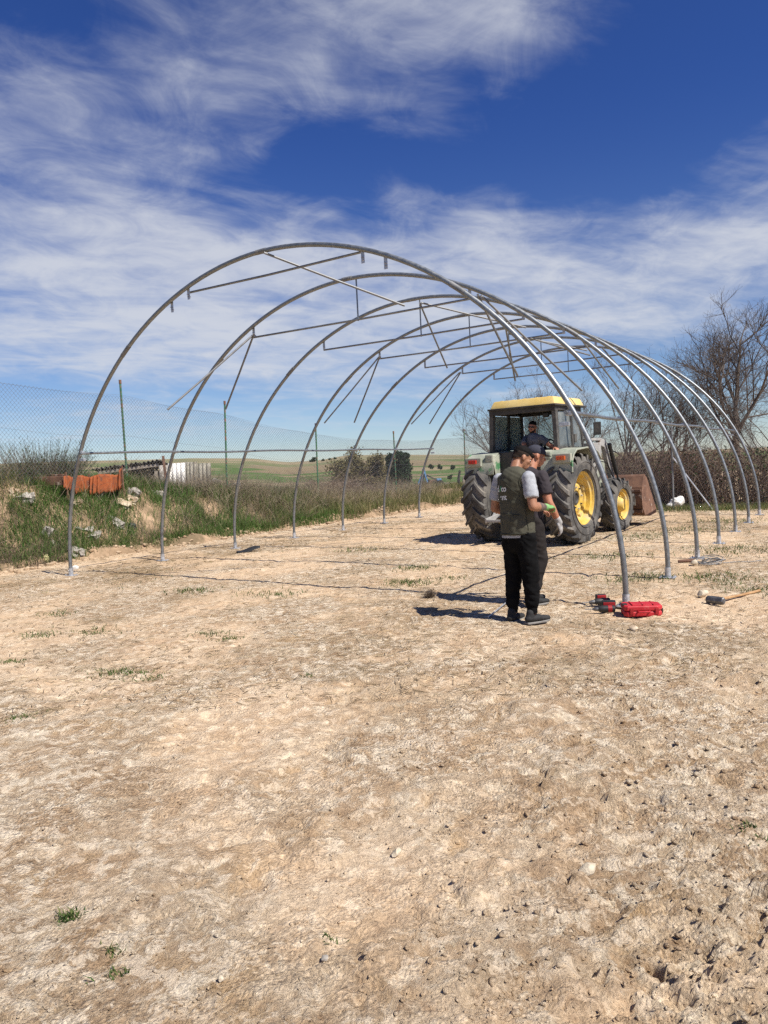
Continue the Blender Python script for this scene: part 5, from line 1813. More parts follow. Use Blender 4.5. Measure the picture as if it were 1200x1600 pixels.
o = blob('torn_paper', [ell_prim((0, 0, .07), (.05, .02, .09)), ell_prim((-.03, 0, .03), (.07, .03, .03))], mat('yellowed_paper', (.60, .55, .28), .8), None, .012, 1, folds(.012, 20, 20, 2)); o.location = q
tag(o, 'pale yellow scrap of litter at the bank foot by the nearest left leg', 'litter')


def make_orange():
    """drooping orange barrier sheet, vertical pleats, brown and torn towards the left"""
    pts = [(100, 746), (110, 744), (120, 745), (132, 744), (150, 743), (175, 742), (188, 738), (191, 733)]
    bot = [(100, 758), (110, 762), (120, 766), (132, 768), (150, 768), (175, 764), (188, 760), (192, 756)]
    Yd = 16.8
    n = 90; r_ = 9
    u = np.linspace(0, 1, n); uu = np.linspace(0, 1, len(pts))
    tx = np.interp(u, uu, [q[0] for q in pts]); ty = np.interp(u, uu, [q[1] for q in pts]); by = np.interp(u, uu, [q[1] for q in bot])
    V = np.zeros((n, r_, 3))
    for i in range(n):
        a = at(tx[i], ty[i], Yd + 1.6 * u[i]); b = at(tx[i], by[i] + 4, Yd + 1.6 * u[i] - .1)
        for j in range(r_):
            t = j / (r_ - 1)
            q = a.lerp(b, t)
            q.y += .05 * math.sin(i * 1.1 + 1.5 * math.sin(i * .37)) * (.4 + t) + .10 * math.sin(i * .21)
            q.z += (.010 * math.sin(i * 2.3) + .03 * math.sin(i * .23 + 1)) * (1 - t) - .05 * t * math.sin(i * 1.9) * math.sin(i * .31)
            V[i, j] = q
    c = V.reshape(-1, 3).mean(0)
    me = npmesh('orange_sheet', V.reshape(-1, 3) - c, grid_faces(n, r_))
    root = empty('barrier_sheet', tuple(c))
    tag(root, 'drooping orange barrier sheet behind the weeds at left', 'barrier')
    o = link('sheet', me, MAT['orange'], root, smooth=True)
    md = o.modifiers.new('t', 'SOLIDIFY'); md.thickness = .012
    for k in (0.02, .45, .985):
        i = int(k * (n - 1)); a = Vector(V[i, 0] - c)
        m = MB(); m.tube([a + Vector((0, .05, .08)), a + Vector((0, .06, -.7))], .022, 8); m.build('stake', MAT['rust'], root, smooth=True)
    return root


make_orange()
A_ = at(52, 748, 17.2); B_ = at(103, 747, 17.0)
m = MB(); m.bar((0, 0, 0), B_ - A_, .05, .20, bev=.01); m.bar((.1, .25, .06), (B_ - A_) + Vector((-.1, .25, .08)), .05, .16, bev=.01); m.bar((.02, 0, -.05), (.02, .26, -.05), .05, .12)
m.bar((B_ - A_) + Vector((-.02, 0, -.05)), (B_ - A_) + Vector((-.02, .26, -.05)), .05, .12)
o = m.build('rusty_trough', MAT['rust']); o.location = A_ - Vector((0, 0, .06))
tag(o, 'low rusty trough in the weeds left of the orange sheet', 'trough')


def corrugated(name, w, l, mt, parent, waves=9, amp=.035, thick=.008):
    nx = waves * 8 + 1; ny = 3
    x = np.linspace(0, w, nx); y = np.linspace(0, l, ny)
    X, Y = np.meshgrid(x, y, indexing='ij')
    Z = amp * np.sin(X / w * waves * 2 * math.pi)
    me = npmesh(name, np.stack([X, Y, Z], -1).reshape(-1, 3), grid_faces(nx, ny))
    o = link(name, me, MAT[mt], parent, smooth=True)
    md = o.modifiers.new('t', 'SOLIDIFY'); md.thickness = thick
    return o


def make_shed():
    Yd = 27.0
    c = at(208, 752, Yd); z0 = c.z - .9
    root = empty('lean_to_shed', (c.x, c.y, z0), rad(6))
    tag(root, 'low dark open shed with corrugated sheet roof behind the fence at left', 'shed')
    top = at(208, 727, Yd).z - z0
    w = 1.9
    for k in range(3):                        # roof sheets, underside shade in their colour, wavy edges towards the camera's left
        o = corrugated('roof_sheet', .92, 1.9, 'fibre_shaded', root, 6)
        o.location = (-1.05 + .72 * k - .15, -.8, top - .10 + .06 * k); o.rotation_euler = (rad(-7), rad(-7), rad(-4))
    for (x, y) in ((-.85, -.7), (.95, -.7), (.95, .9), (-.85, .9)):
        m = MB(); m.box((x, y, (top - .25) / 2), (.10, .10, top - .25)); m.build('post', MAT['grey_wood'], root)
    m = MB(); m.box((0, 1.0, (top - .2) / 2), (2.1, .05, top - .2)); m.build('back_wall', MAT['cab_dark'], root)
    m = MB(); m.box((-.2, .2, .75), (.9, .5, .7), bev=.03); m.build('crate', MAT['cab_dark'], root)
    m = MB(); m.bar((-1.0, -.72, top - .22), (1.05, -.72, top - .04), .08, .10); m.build('eave_beam', MAT['grey_wood'], root)
    m = MB(); m.box((-.55, -.78, .85), (.34, .02, .62), Matrix.Rotation(.35, 3, 'Y')); m.build('white_panel', MAT['white'], root)
    return root


make_shed()


def make_sheet_stack():
    Yd = 26.0
    a = at(247, 755, Yd); z0 = a.z - .35
    labels = iter(range(99))
    specs = [(249, 263, 727, 'concrete', 'plain grey sheet standing beside the shed'), (263, 288, 724, 'white', 'white corrugated sheet standing beside the rusty stake'), (286, 307, 722, 'fibre', 'mossy corrugated sheet leaning next to the white one'), (305, 328, 724, 'fibre', 'rightmost mossy corrugated sheet with ragged top')]
    for k, (u0, u1, vt, mt_, lab) in enumerate(specs):
        p0 = at(u0, 755, Yd + .05 * k); p1 = at(u1, 755, Yd + .05 * k); h = at(u0, vt, Yd).z - z0
        o = corrugated('standing_sheet', p1.x - p0.x + .05, h, mt_, None, 4 if k else 1, .03 if k else .008, .01)
        o.rotation_euler = (rad(84), 0, rad(-2)); o.location = (p0.x, p0.y, z0)
        tag(o, lab, 'sheet', 'corrugated sheets beside the shed')
    p = at(259, 752, 22.3); t = at(257, 712, 22.3)
    m = MB(); m.box((0, 0, 0), (.075, .11, t.z - p.z + .6)); o = m.build('rusty_stake', MAT['rust'], None, bevel=.006)
    o.location = ((p.x + t.x) / 2, 22.3, (p.z + t.z) / 2 - .3); o.rotation_euler = (0, rad(-3), .3)
    tag(o, 'rusty steel stake standing before the corrugated sheets', 'stake')
    for k, (u0, v0, u1, v1, w) in enumerate([(306, 765, 343, 750, .16), (312, 772, 344, 758, .15), (322, 757, 336, 748, .13), (326, 776, 343, 767, .14)]):
        A_ = at(u0, v0, 22.6 - .1 * k); B_ = at(u1, v1, 24.0 - .1 * k)
        m = MB(); m.bar((0, 0, 0), B_ - A_, w * .8, w * .7, bev=.02); o = m.build('concrete_beam', MAT['fibre'])
        o.location = A_ + Vector((0, 0, -.02))
        tag(o, ['longest pale beam of the pile right of the sheets', 'middle pale beam of the pile right of the sheets', 'short beam on top of the pile right of the sheets', 'lowest short beam of the pile right of the sheets'][k], 'beam', 'beams in the pile')
    A_ = at(346, 768, 23.5)
    m = MB(); m.box((.3, 0, .1), (.62, .3, .26), Matrix.Rotation(-.1, 3, 'Y'), .03); o = m.build('concrete_block', MAT['concrete']); o.location = A_
    tag(o, 'pale concrete block right of the beam pile, behind a fence post', 'block')


make_sheet_stack()


def make_blue_machine():
    Yd = 52.0
    c = at(664, 762, Yd)
    root = empty('farm_implement', tuple(c), rad(10))
    tag(root, 'small blue farm implement standing in the grass beyond the fence', 'implement')
    m = MB()
    m.bar((-.62, 0, .0), (-.02, 0, 1.15), .10, .10); m.bar((.30, .1, .0), (-.02, 0, 1.15), .12, .12); m.bar((-.02, 0, .95), (-.05, 0, 1.32), .16, .16)
    m.bar((-.05, .5, .0), (-.02, 0, 1.0), .09, .09)
    m.build('mast', MAT['blue'], root)
    m = MB(); m.bar((.15, 0, .85), (1.05, 0, .40), .10, .09); m.build('drawbar', MAT['cab_dark'], root)
    m = MB(); m.box((.55, .1, .35), (.5, .5, .35), bev=.04); m.build('gearbox', MAT['rust'], root)
    m = MB(); m.box((1.0, .1, .38), (.36, .5, .42), bev=.06); m.build('motor', MAT['blue'], root)
    for x in (-.15, .72, 1.05):
        m = MB(); m.lathe([(-.07, .08), (-.07, .26), (.07, .26), (.07, .08)], 'y', 16, (x, -.2, .22), closed=True); m.build('wheel', MAT['black'], root)
    for k, (u0, v0, u1, v1, lab) in enumerate([(682, 752, 708, 760, 'long pale beam lying in grass right of the blue implement')]):
        A_ = at(u0, v0, 53); B_ = at(u1, v1, 51)
        m = MB(); m.bar((0, 0, 0), B_ - A_, .16, .16); o = m.build('pale_beam', MAT['concrete']); o.location = A_; tag(o, lab, 'beam')
    for k, (u, lab) in enumerate([(716, 'dark leaning stump post left of the tractor'), (724, 'shorter weathered stump post close to the tractor tyre')]):
        A_ = at(u, 762, 44); m = MB(); m.tube([(0, 0, -.1), (.06, 0, .6), (.14 + .05 * k, 0, 1.0 - .25 * k)], [.09, .08, .06], 8); o = m.build('stump_post', MAT['cab_dark'] if k == 0 else MAT['grey_wood'], smooth=True); o.location = A_; tag(o, lab, 'stump')


make_blue_machine()


# ------------------------------------------------------------------ loose soil, litter, weeds of the yard
def scatter_clods():
    n = 11000
    inv = RNG.uniform(1 / 14, 1 / 1.7, n); y = 1 / inv
    x = RNG.uniform(-1, 1, n) * (.6 + .62 * y)
    keep = (fbm(x * .9 + 4, y * .9, 3, 51) + .22 * sst(-.5, 1.5, x) + .30 * RNG.normal(size=n)) > .02
    x, y = x[keep], y[keep]; n = len(x)
    sz = .0025 + .009 * RNG.random(n) ** 6 + .0007 * y * RNG.random(n)
    z = ground_h(x, y)
    VV = []; FF = []; off = 0
    for i in range(n):
        V, F = rock_base(i % 14)
        a = RNG.uniform(0, 6.3); c, s = math.cos(a), math.sin(a)
        W = V * sz[i] * np.array([1.4, .9, .7]) * (1 + .10 * RNG.normal(size=(len(V), 1)))
        W = np.stack([W[:, 0] * c - W[:, 1] * s + x[i], W[:, 0] * s + W[:, 1] * c + y[i], W[:, 2] + z[i] + sz[i] * .3], 1)
        VV.append(W); FF.append(F + off); off += len(V)
    me = npmesh('soil_crumbs', np.concatenate(VV), np.concatenate(FF))
    tag(link('soil_crumbs', me, MAT['soil']), 'loose pale soil crumbs and chips over the yard', 'soil', kind='stuff')


scatter_clods()


def scatter_straw():
    n = 20000
    inv = RNG.uniform(1 / 26, 1 / 5.0, n); y = 1 / inv; x = RNG.uniform(-1, 1, n) * (.5 + .60 * y)
    veg = sst(-.05, .45, fbm(x * .45 + 3, y * .30, 4, 81)) * sst(5, 9, y) + .25
    keep = (RNG.random(n) < veg) & (so(x, y)[1] < 0)
    x, y = x[keep], y[keep]; n = len(x)
    z = ground_h(x, y) + .006
    a = RNG.uniform(0, 2 * math.pi, n); L = RNG.uniform(.02, .08, n) * (1 + .06 * y)
    t = np.linspace(-.5, .5, 3)
    P = np.stack([x[:, None] + np.cos(a)[:, None] * L[:, None] * t, y[:, None] + np.sin(a)[:, None] * L[:, None] * t, z[:, None] + np.array([0, .004, .001])[None, :] + 0 * x[:, None]], -1)
    P[:, :, 2] += RNG.uniform(0, .012, n)[:, None] * np.array([1, .5, 0])[None]
    R = np.repeat((.0010 + .0005 * RNG.random(n) + .00022 * y)[:, None], 3, 1)
    o = strands('straw_litter', P, R, MAT['straw'])
    tag(o, 'dry straw and root litter strewn over the yard', 'straw', kind='stuff')


scatter_straw()


def bank_crumbs():
    n = 3300
    s_ = RNG.uniform(-8, 27, n); o_ = RNG.normal(.10, .22, n)
    b = bank_pt(s_, o_); b[:, 2] = np.maximum(b[:, 2], ground_h(b[:, 0], b[:, 1]))
    sz = .012 + .07 * RNG.random(n) ** 5
    VV = []; FF = []; off = 0
    for i in range(n):
        V, F = rock_base(i % 14)
        a = RNG.uniform(0, 6.3); c, s = math.cos(a), math.sin(a)
        W = V * sz[i] * np.array([1.2, .9, .75])
        VV.append(np.stack([W[:, 0] * c - W[:, 1] * s + b[i, 0], W[:, 0] * s + W[:, 1] * c + b[i, 1], W[:, 2] + b[i, 2] + sz[i] * .2], 1)); FF.append(F + off); off += len(V)
    tag(link('bank_crumbs', npmesh('bank_crumbs', np.concatenate(VV), np.concatenate(FF)), MAT['bankclod']), 'crumbled earth clods along the foot of the bank', 'soil', kind='stuff')


bank_crumbs()


def clod_heaps():
    VV = []; FF = []; off = 0
    for (u, v, r, n, big) in [(775, 1550, .16, 120, .018), (640, 1190, .22, 60, .020), (975, 1100, .30, 70, .026), (1110, 1182, .30, 70, .024), (1160, 1080, .5, 80, .03), (690, 1290, .18, 60, .016), (560, 1290, .15, 40, .013), (1060, 1300, .3, 80, .02),
                              (880, 1480, .2, 70, .016), (1150, 1420, .22, 90, .018), (960, 1380, .2, 50, .015), (505, 1490, .1, 24, .012), (200, 1500, .15, 60, .010), (90, 1560, .12, 50, .010), (420, 1420, .2, 60, .011), (300, 1290, .25, 60, .013), (120, 1300, .25, 60, .013), (520, 1380, .18, 60, .011), (330, 1560, .12, 50, .009), (240, 1180, .3, 50, .015), (700, 1400, .14, 50, .013), (1120, 1540, .18, 90, .017), (1020, 985, .3, 40, .03),
                              (780, 1055, .3, 40, .022), (420, 1180, .25, 30, .016), (330, 1400, .2, 30, .010), (860, 1300, .22, 60, .018), (1170, 1230, .3, 80, .02), (940, 1200, .3, 50, .02)]:
        p = g(u, v)
        x = p.x + RNG.normal(size=n) * r * .55; y = p.y + RNG.normal(size=n) * r * .8
        z = ground_h(x, y)
        for i in range(n):
            V, F = rock_base(RNG.integers(0, 14)); sz = big * (.22 + .78 * RNG.random() ** 3)
            a = RNG.uniform(0, 6.3); c, s = math.cos(a), math.sin(a)
            W = V * sz * np.array([1.25, .95, .75]) * (1 + .08 * RNG.normal(size=(len(V), 1)))
            VV.append(np.stack([W[:, 0] * c - W[:, 1] * s + x[i], W[:, 0] * s + W[:, 1] * c + y[i], W[:, 2] + z[i] + sz * .25], 1)); FF.append(F + off); off += len(V)
    tag(link('soil_clods', npmesh('soil_clods', np.concatenate(VV), np.concatenate(FF)), MAT['soil']), 'little heaps of broken soil clods in the foreground', 'soil', kind='stuff')


clod_heaps()


def tuft_field():
    """thin green weeds in patches on the yard"""
    B = []; H = []
    cl = [(108, 1445, 45, .028), (62, 995, 50, .12), (180, 1055, 40, .12), (205, 1058, 40, .10), (232, 1066, 30, .08), (150, 990, 40, .14), (40, 1126, 30, .08), (355, 1002, 40, .08), (20, 1033, 30, .08), (640, 912, 90, .22), (650, 890, 60, .22),
          (700, 905, 40, .15), (180, 1537, 14, .03), (178, 1500, 10, .02), (520, 1478, 8, .02), (1000, 905, 120, .30), (1120, 905, 120, .35), (1150, 860, 160, .5), (1080, 830, 120, .5), (1000, 840, 90, .4), (1140, 815, 160, .6), (330, 992, 40, .12), (300, 925, 50, .2),
          (420, 930, 50, .25), (560, 860, 60, .3), (90, 960, 40, .15), (480, 1060, 10, .04), (1190, 920, 60, .3), (950, 870, 90, .35), (1175, 1318, 18, .04)]
    for (u, v, n, r) in cl:
        p = g(u, v); n = n * 3
        a = RNG.normal(size=(n, 2)) * r * np.array([.9, .7])
        B.append(np.array([p.x, p.y])[None] + a); H.append(RNG.uniform(.015, .045, n) * (.7 + r * 4.0) if r < .2 else RNG.uniform(.025, .08, n))
    n = 7000; y = 1 / RNG.uniform(1 / 24, 1 / 7, n); x = RNG.uniform(-1, 1, n) * (.5 + .6 * y)
    k = (sst(.12, .5, fbm(x * .5 + 3, y * .33, 4, 81)) > RNG.random(n)) & (so(x, y)[1] < 0)
    B.append(np.stack([x[k], y[k]], 1)); H.append(RNG.uniform(.02, .06, k.sum()))
    B = np.concatenate(B); H = np.concatenate(H)
    z = ground_h(B[:, 0], B[:, 1])
    n = len(B)
    o = blades('yard_weeds', np.column_stack([B, z - .004]), H, .003 + .06 * H + .00035 * B[:, 1], RNG.uniform(.3, 1.2, n), RNG.uniform(0, 6.3, n), MAT['grass_mid'], rnd=np.clip(RNG.normal(.15, .2, n), 0, 1), segs=2)
    tag(o, 'sparse low green weeds scattered in patches on the bare yard', 'weeds', kind='stuff')


tuft_field()


# ------------------------------------------------------------------ bank and verge vegetation
def bank_blades(name, label, n, s0, s1, o0, o1, hmin, hmax, w, mt, thresh, seed, rnd=None, lean=(.15, .9), scale=1.0):
    s = RNG.uniform(s0, s1, n); o = RNG.uniform(o0, o1, n)
    k = (fbm(s * .9 * scale, o * 1.1 * scale, 3, seed) + .18 * RNG.normal(size=n)) > thresh
    s, o = s[k], o[k]; n = len(s)
    b = bank_pt(s, o); ok = b[:, 2] > -.02
    b = b[ok]; n = len(b)
    h = RNG.uniform(hmin, hmax, n) * (.7 + .6 * RNG.random(n))
    ob = blades(name, b, h, np.full(n, w) * RNG.uniform(.6, 1.3, n), RNG.uniform(lean[0], lean[1], n), RNG.uniform(0, 6.3, n), MAT[mt], rnd=rnd(n) if rnd else None)
    return tag(ob, label, 'grass', kind='stuff')


bank_blades('bank_grass', 'lush green grass on the slope of the bank', 66000, -8, 12, .12, 2.8, .10, .38, .010, 'grass', -.18, 301, lambda n: np.clip(RNG.normal(.4, .3, n), 0, 1), scale=1.3)
bank_blades('bank_grass', 'coarse half-dry grass between the green clumps of the bank', 33000, -8, 12, .05, 3.0, .08, .34, .009, 'grass_mid', -.3, 305, lambda n: np.clip(RNG.normal(.4, .3, n), 0, 1))
bank_blades('crest_grass', 'rough grass along the top of the bank', 34000, -8, 14, 2.0, 7, .15, .40, .013, 'grass_mid', -.10, 311)
bank_blades('verge_grass', 'tall green and straw coloured grass on the verge behind the hoops', 36000, 8.5, 30, .0, 1.7, .14, .42, .012, 'grass_mid', -.15, 321, lambda n: np.clip(RNG.normal(.62, .3, n), 0, 1), (.1, .7))
bank_blades('meadow_grass', 'rough meadow grass beyond the fence', 42000, 6, 40, 1.4, 18, .14, .36, .018, 'grass_mid', -.2, 331, None, (.1, .8))


def bank_stalks(name, label, n, s0, s1, o0, o1, hmin, hmax, r, mt, thresh, seed, lean=.7, curl=.25):
    s = RNG.uniform(s0, s1, n); o = RNG.uniform(o0, o1, n)
    k = (fbm(s * .7, o * .9, 3, seed) + .22 * RNG.normal(size=n)) > thresh
    s, o = s[k], o[k]; n = len(s)
    b = bank_pt(s, o)
    h = RNG.uniform(hmin, hmax, n); a = RNG.uniform(0, 6.3, n); le = np.abs(RNG.normal(size=n)) * lean
    t = np.linspace(0, 1, 4)
    D = np.stack([np.cos(a) * le, np.sin(a) * le, np.ones(n)], -1); D /= np.linalg.norm(D, axis=1, keepdims=True)
    P = b[:, None, :] + D[:, None, :] * (h[:, None] * t)[..., None]
    c = RNG.normal(size=(n, 3)) * curl; c[:, 2] = -np.abs(c[:, 2])
    P = P + c[:, None, :] * (h[:, None] * t[None] ** 2)[..., None]
    P[:, :, 2] = np.maximum(P[:, :, 2], b[:, None, 2] + .01)
    R = (r * RNG.uniform(.6, 1.3, n))[:, None] * (1 - .7 * t)[None]
    return tag(strands(name, P, R, MAT[mt]), label, 'weeds', kind='stuff')


bank_stalks('dry_weed_mass', 'tangled pale dry weed stalks on the verge behind the middle hoops', 11000, 7.0, 21, .9, 5.0, .35, .95, .0042, 'dry', -.10, 401, .55)
bank_stalks('dead_weeds', 'matted brown dead weeds at the foot of the bank', 5200, -6, 1.6, -.05, 1.3, .15, .50, .0045, 'drydark', -.18, 411, 1.3, .4)
bank_stalks('dead_weeds', 'brown dead stalks among the rubble on the bank', 8500, -2, 10, .3, 3.2, .2, .70, .0042, 'drydark', -.12, 421, .9, .35)
bank_stalks('tall_weed_stalks', 'thin tall weed stalks standing against the sky at far left', 900, -6, 3.0, 1.7, 4.0, .5, 1.25, .0042, 'drydark', -.1, 431, .28, .15)
bank_stalks('pale_stalks', 'bleached stalks leaning out of the bank grass', 1500, -4, 12, .4, 3.2, .4, 1.0, .0055, 'dry', -.1, 441, .9, .25)


def weed_bush(u, v, Yd, w, h, label):
    p = at(u, v, Yd)
    n = 480
    a = RNG.uniform(0, 6.3, n); r = np.sqrt(RNG.random(n)) * w
    b = np.stack([p.x + np.cos(a) * r * .7, p.y + np.sin(a) * r * .5, np.full(n, p.z - .25)], -1)
    t = np.linspace(0, 1, 5)
    D = np.stack([np.cos(a) * r * .9, np.sin(a) * r * .6, h * RNG.uniform(.45, 1.1, n)], -1)
    P = b[:, None] + D[:, None] * t[None, :, None] + np.cumsum(RNG.normal(size=(n, 5, 3)) * .012, 1)
    root = empty('weed_bush', (p.x, p.y, p.z - .25)); tag(root, label, 'weed')
    o = strands('stem', P - np.array(root.location)[None, None], np.full((n, 5), .003) * (1 - .7 * t)[None], MAT['drydark'], root); o['kind'] = 'stuff'
    m_ = 3600
    i = RNG.integers(0, n, m_); f = RNG.random(m_) ** .8
    j = np.minimum((f * 4).astype(int), 3); fr = f * 4 - j
    q = P[i, j] * (1 - fr)[:, None] + P[i, j + 1] * fr[:, None] - np.array(root.location)[None]
    o = blades('leaves', q, RNG.uniform(.03, .09, m_), RNG.uniform(.006, .012, m_), RNG.uniform(.3, 1.2, m_), RNG.uniform(0, 6.3, m_), MAT['weed'], root, segs=2); o['kind'] = 'stuff'


weed_bush(66, 738, 18.3, .8, 1.0, 'bushy grey green weed against the sky at far left')
weed_bush(90, 740, 18.7, .65, .75, 'smaller grey green weed left of the nearest hoop leg')
weed_bush(20, 742, 17.6, .5, .5, 'low weed clump at the left picture edge')


# ------------------------------------------------------------------ shrubs and trees
def leaf_quads(name, C, size, mt, parent, rnd=None):
    n = len(C)
    A = RNG.normal(size=(n, 3)); A /= np.linalg.norm(A, axis=1, keepdims=True)
    B = np.cross(A, RNG.normal(size=(n, 3))); B /= np.linalg.norm(B, axis=1, keepdims=True)
    s = size if hasattr(size, '__len__') else np.full(n, size) * RNG.uniform(.6, 1.4, n)
    A = A * s[:, None]; B = B * s[:, None] * .55
    V = np.stack([C - A, C + B, C + A, C - B], 1).reshape(-1, 3)
    F = np.arange(n * 4).reshape(n, 4)
    o = link(name, npmesh(name, V, F, {'rnd': np.repeat(RNG.random(n) if rnd is None else rnd, 4)}), mt, parent)
    o['kind'] = 'stuff'
    return o


def shrub(name, u, v, Yd, wpx, hpx, mt, label, n=9000, size=.06, cat='shrub', lumps=16, group=None, stems=60, stemmat='twig'):
    p = at(u, v, Yd); W = wpx / FPX * Yd; Hh = hpx / FPX * Yd
    root = empty(name, tuple(p)); tag(root, label, cat, group)
    r = np.random.default_rng(int(u * 13 + v))
    lumps *= 4
    v3 = r.normal(size=(lumps, 3)); v3 /= np.linalg.norm(v3, axis=1, keepdims=True); q3 = r.random(lumps) ** .45
    cen = v3 * q3[:, None] * np.array([W * .40, W * .36, Hh * .40]) + np.array([0, 0, Hh * .50])
    cen[:, 0] *= 1.2 - .4 * np.clip(cen[:, 2] / Hh, 0, 1)
    cen *= 1 + .14 * r.normal(size=(lumps, 1))
    rad_ = r.uniform(.05, .17, lumps) * min(W, Hh)
    i = r.integers(0, lumps, n)
    d = r.normal(size=(n, 3)); d /= np.linalg.norm(d, axis=1, keepdims=True)
    C = cen[i] + d * (rad_[i] * (r.random(n) ** .5) * (1 + .35 * np.abs(r.normal(size=n))))[:, None]
    C[:, 2] = np.maximum(C[:, 2], .03)
    leaf_quads('crown', C, size * r.uniform(.6, 1.4, n), MAT[mt], root)
    t = np.linspace(0, 1, 5); k = r.integers(0, n, stems)
    b = np.stack([r.normal(size=stems) * .06 * W, r.normal(size=stems) * .06 * W, np.full(stems, -.2)], -1)
    P = b[:, None] + (C[k] - b)[:, None] * t[None, :, None] + np.cumsum(r.normal(size=(stems, 5, 3)) * .03, 1)
    o = strands('stem', P, np.full((stems, 5), .018) * (1 - .75 * t)[None], MAT[stemmat], root)
    return root


shrub('scrub_bush', 553, 790, 36, 72, 80, 'bushleaf', 'left brown budding shrub beyond the fence', 22000, .05, stems=500)
shrub('scrub_bush', 584, 790, 37, 60, 84, 'bushleaf', 'right brown budding shrub beyond the fence', 22000, .05, stems=500)
shrub('scrub_bush', 545, 787, 35, 36, 44, 'bushleaf', 'low brown shrub in front of the two larger ones', 5000, .05, stems=120)
shrub('evergreen_tree', 627, 762, 58, 40, 62, 'evergreen', 'dark round evergreen tree right of the brown shrubs', 9000, .12, 'tree')
shrub('evergreen_tree', 611, 762, 60, 20, 56, 'evergreen', 'narrow dark evergreen behind the brown shrubs', 3500, .12, 'tree')
for k, (u, v, w, h, Yd, lab) in enumerate([(489, 724, 15, 9, 330, 'large dark bush on the left ridge'), (505, 722, 7, 4, 330, 'small bush right of the largest ridge bush'), (516, 720, 6, 4, 330, 'tiny ridge bush before the brown shrubs'), (524, 719, 5, 4, 330, 'last tiny ridge bush before the brown shrubs'),
                                            (310, 725, 12, 5, 330, 'left distant bush on the far plateau'), (328, 725, 18, 5, 330, 'wide distant bush on the far plateau'), (345, 725, 10, 4, 330, 'right distant bush on the far plateau'),
                                            (674, 733, 11, 9, 170, 'first round field bush right of the evergreen'), (688, 734, 12, 8, 165, 'second round field bush right of the evergreen'), (707, 734, 9, 8, 160, 'third round field bush near the tractor'), (703, 749, 11, 7, 110, 'low dark bush just above the pale beam'), (676, 714, 8, 2, 380, 'flat bush on the skyline above the blue implement')]):
    shrub('field_bush', u, v, Yd, w, h, 'farbush', lab, 900, .012 * Yd / 12, 'bush', 6, 'far bushes', 4)

# heap of cut branches
p = at(520, 772, 30)
n = 420; t = np.linspace(0, 1, 5)
a = RNG.uniform(-.9, .9, n) + np.where(RNG.random(n) > .5, math.pi, 0); L = RNG.uniform(.5, 1.6, n)
b = np.array(p)[None] + np.stack([RNG.normal(size=n) * .6, RNG.normal(size=n) * .35, np.abs(RNG.normal(size=n)) * .22 - .05], -1)
D = np.stack([np.cos(a), np.sin(a) * .5, RNG.uniform(-.1, .75, n)], -1)
P = b[:, None] + D[:, None] * (L[:, None] * t)[..., None] + np.cumsum(RNG.normal(size=(n, 5, 3)) * .04, 1)
tag(strands('brush_pile', P, np.full((n, 5), .011) * (1 - .75 * t)[None] * RNG.uniform(.4, 1.2, n)[:, None], MAT['bramble']), 'heap of cut purple brown branches beyond the fence, left of the shrubs', 'brush pile')


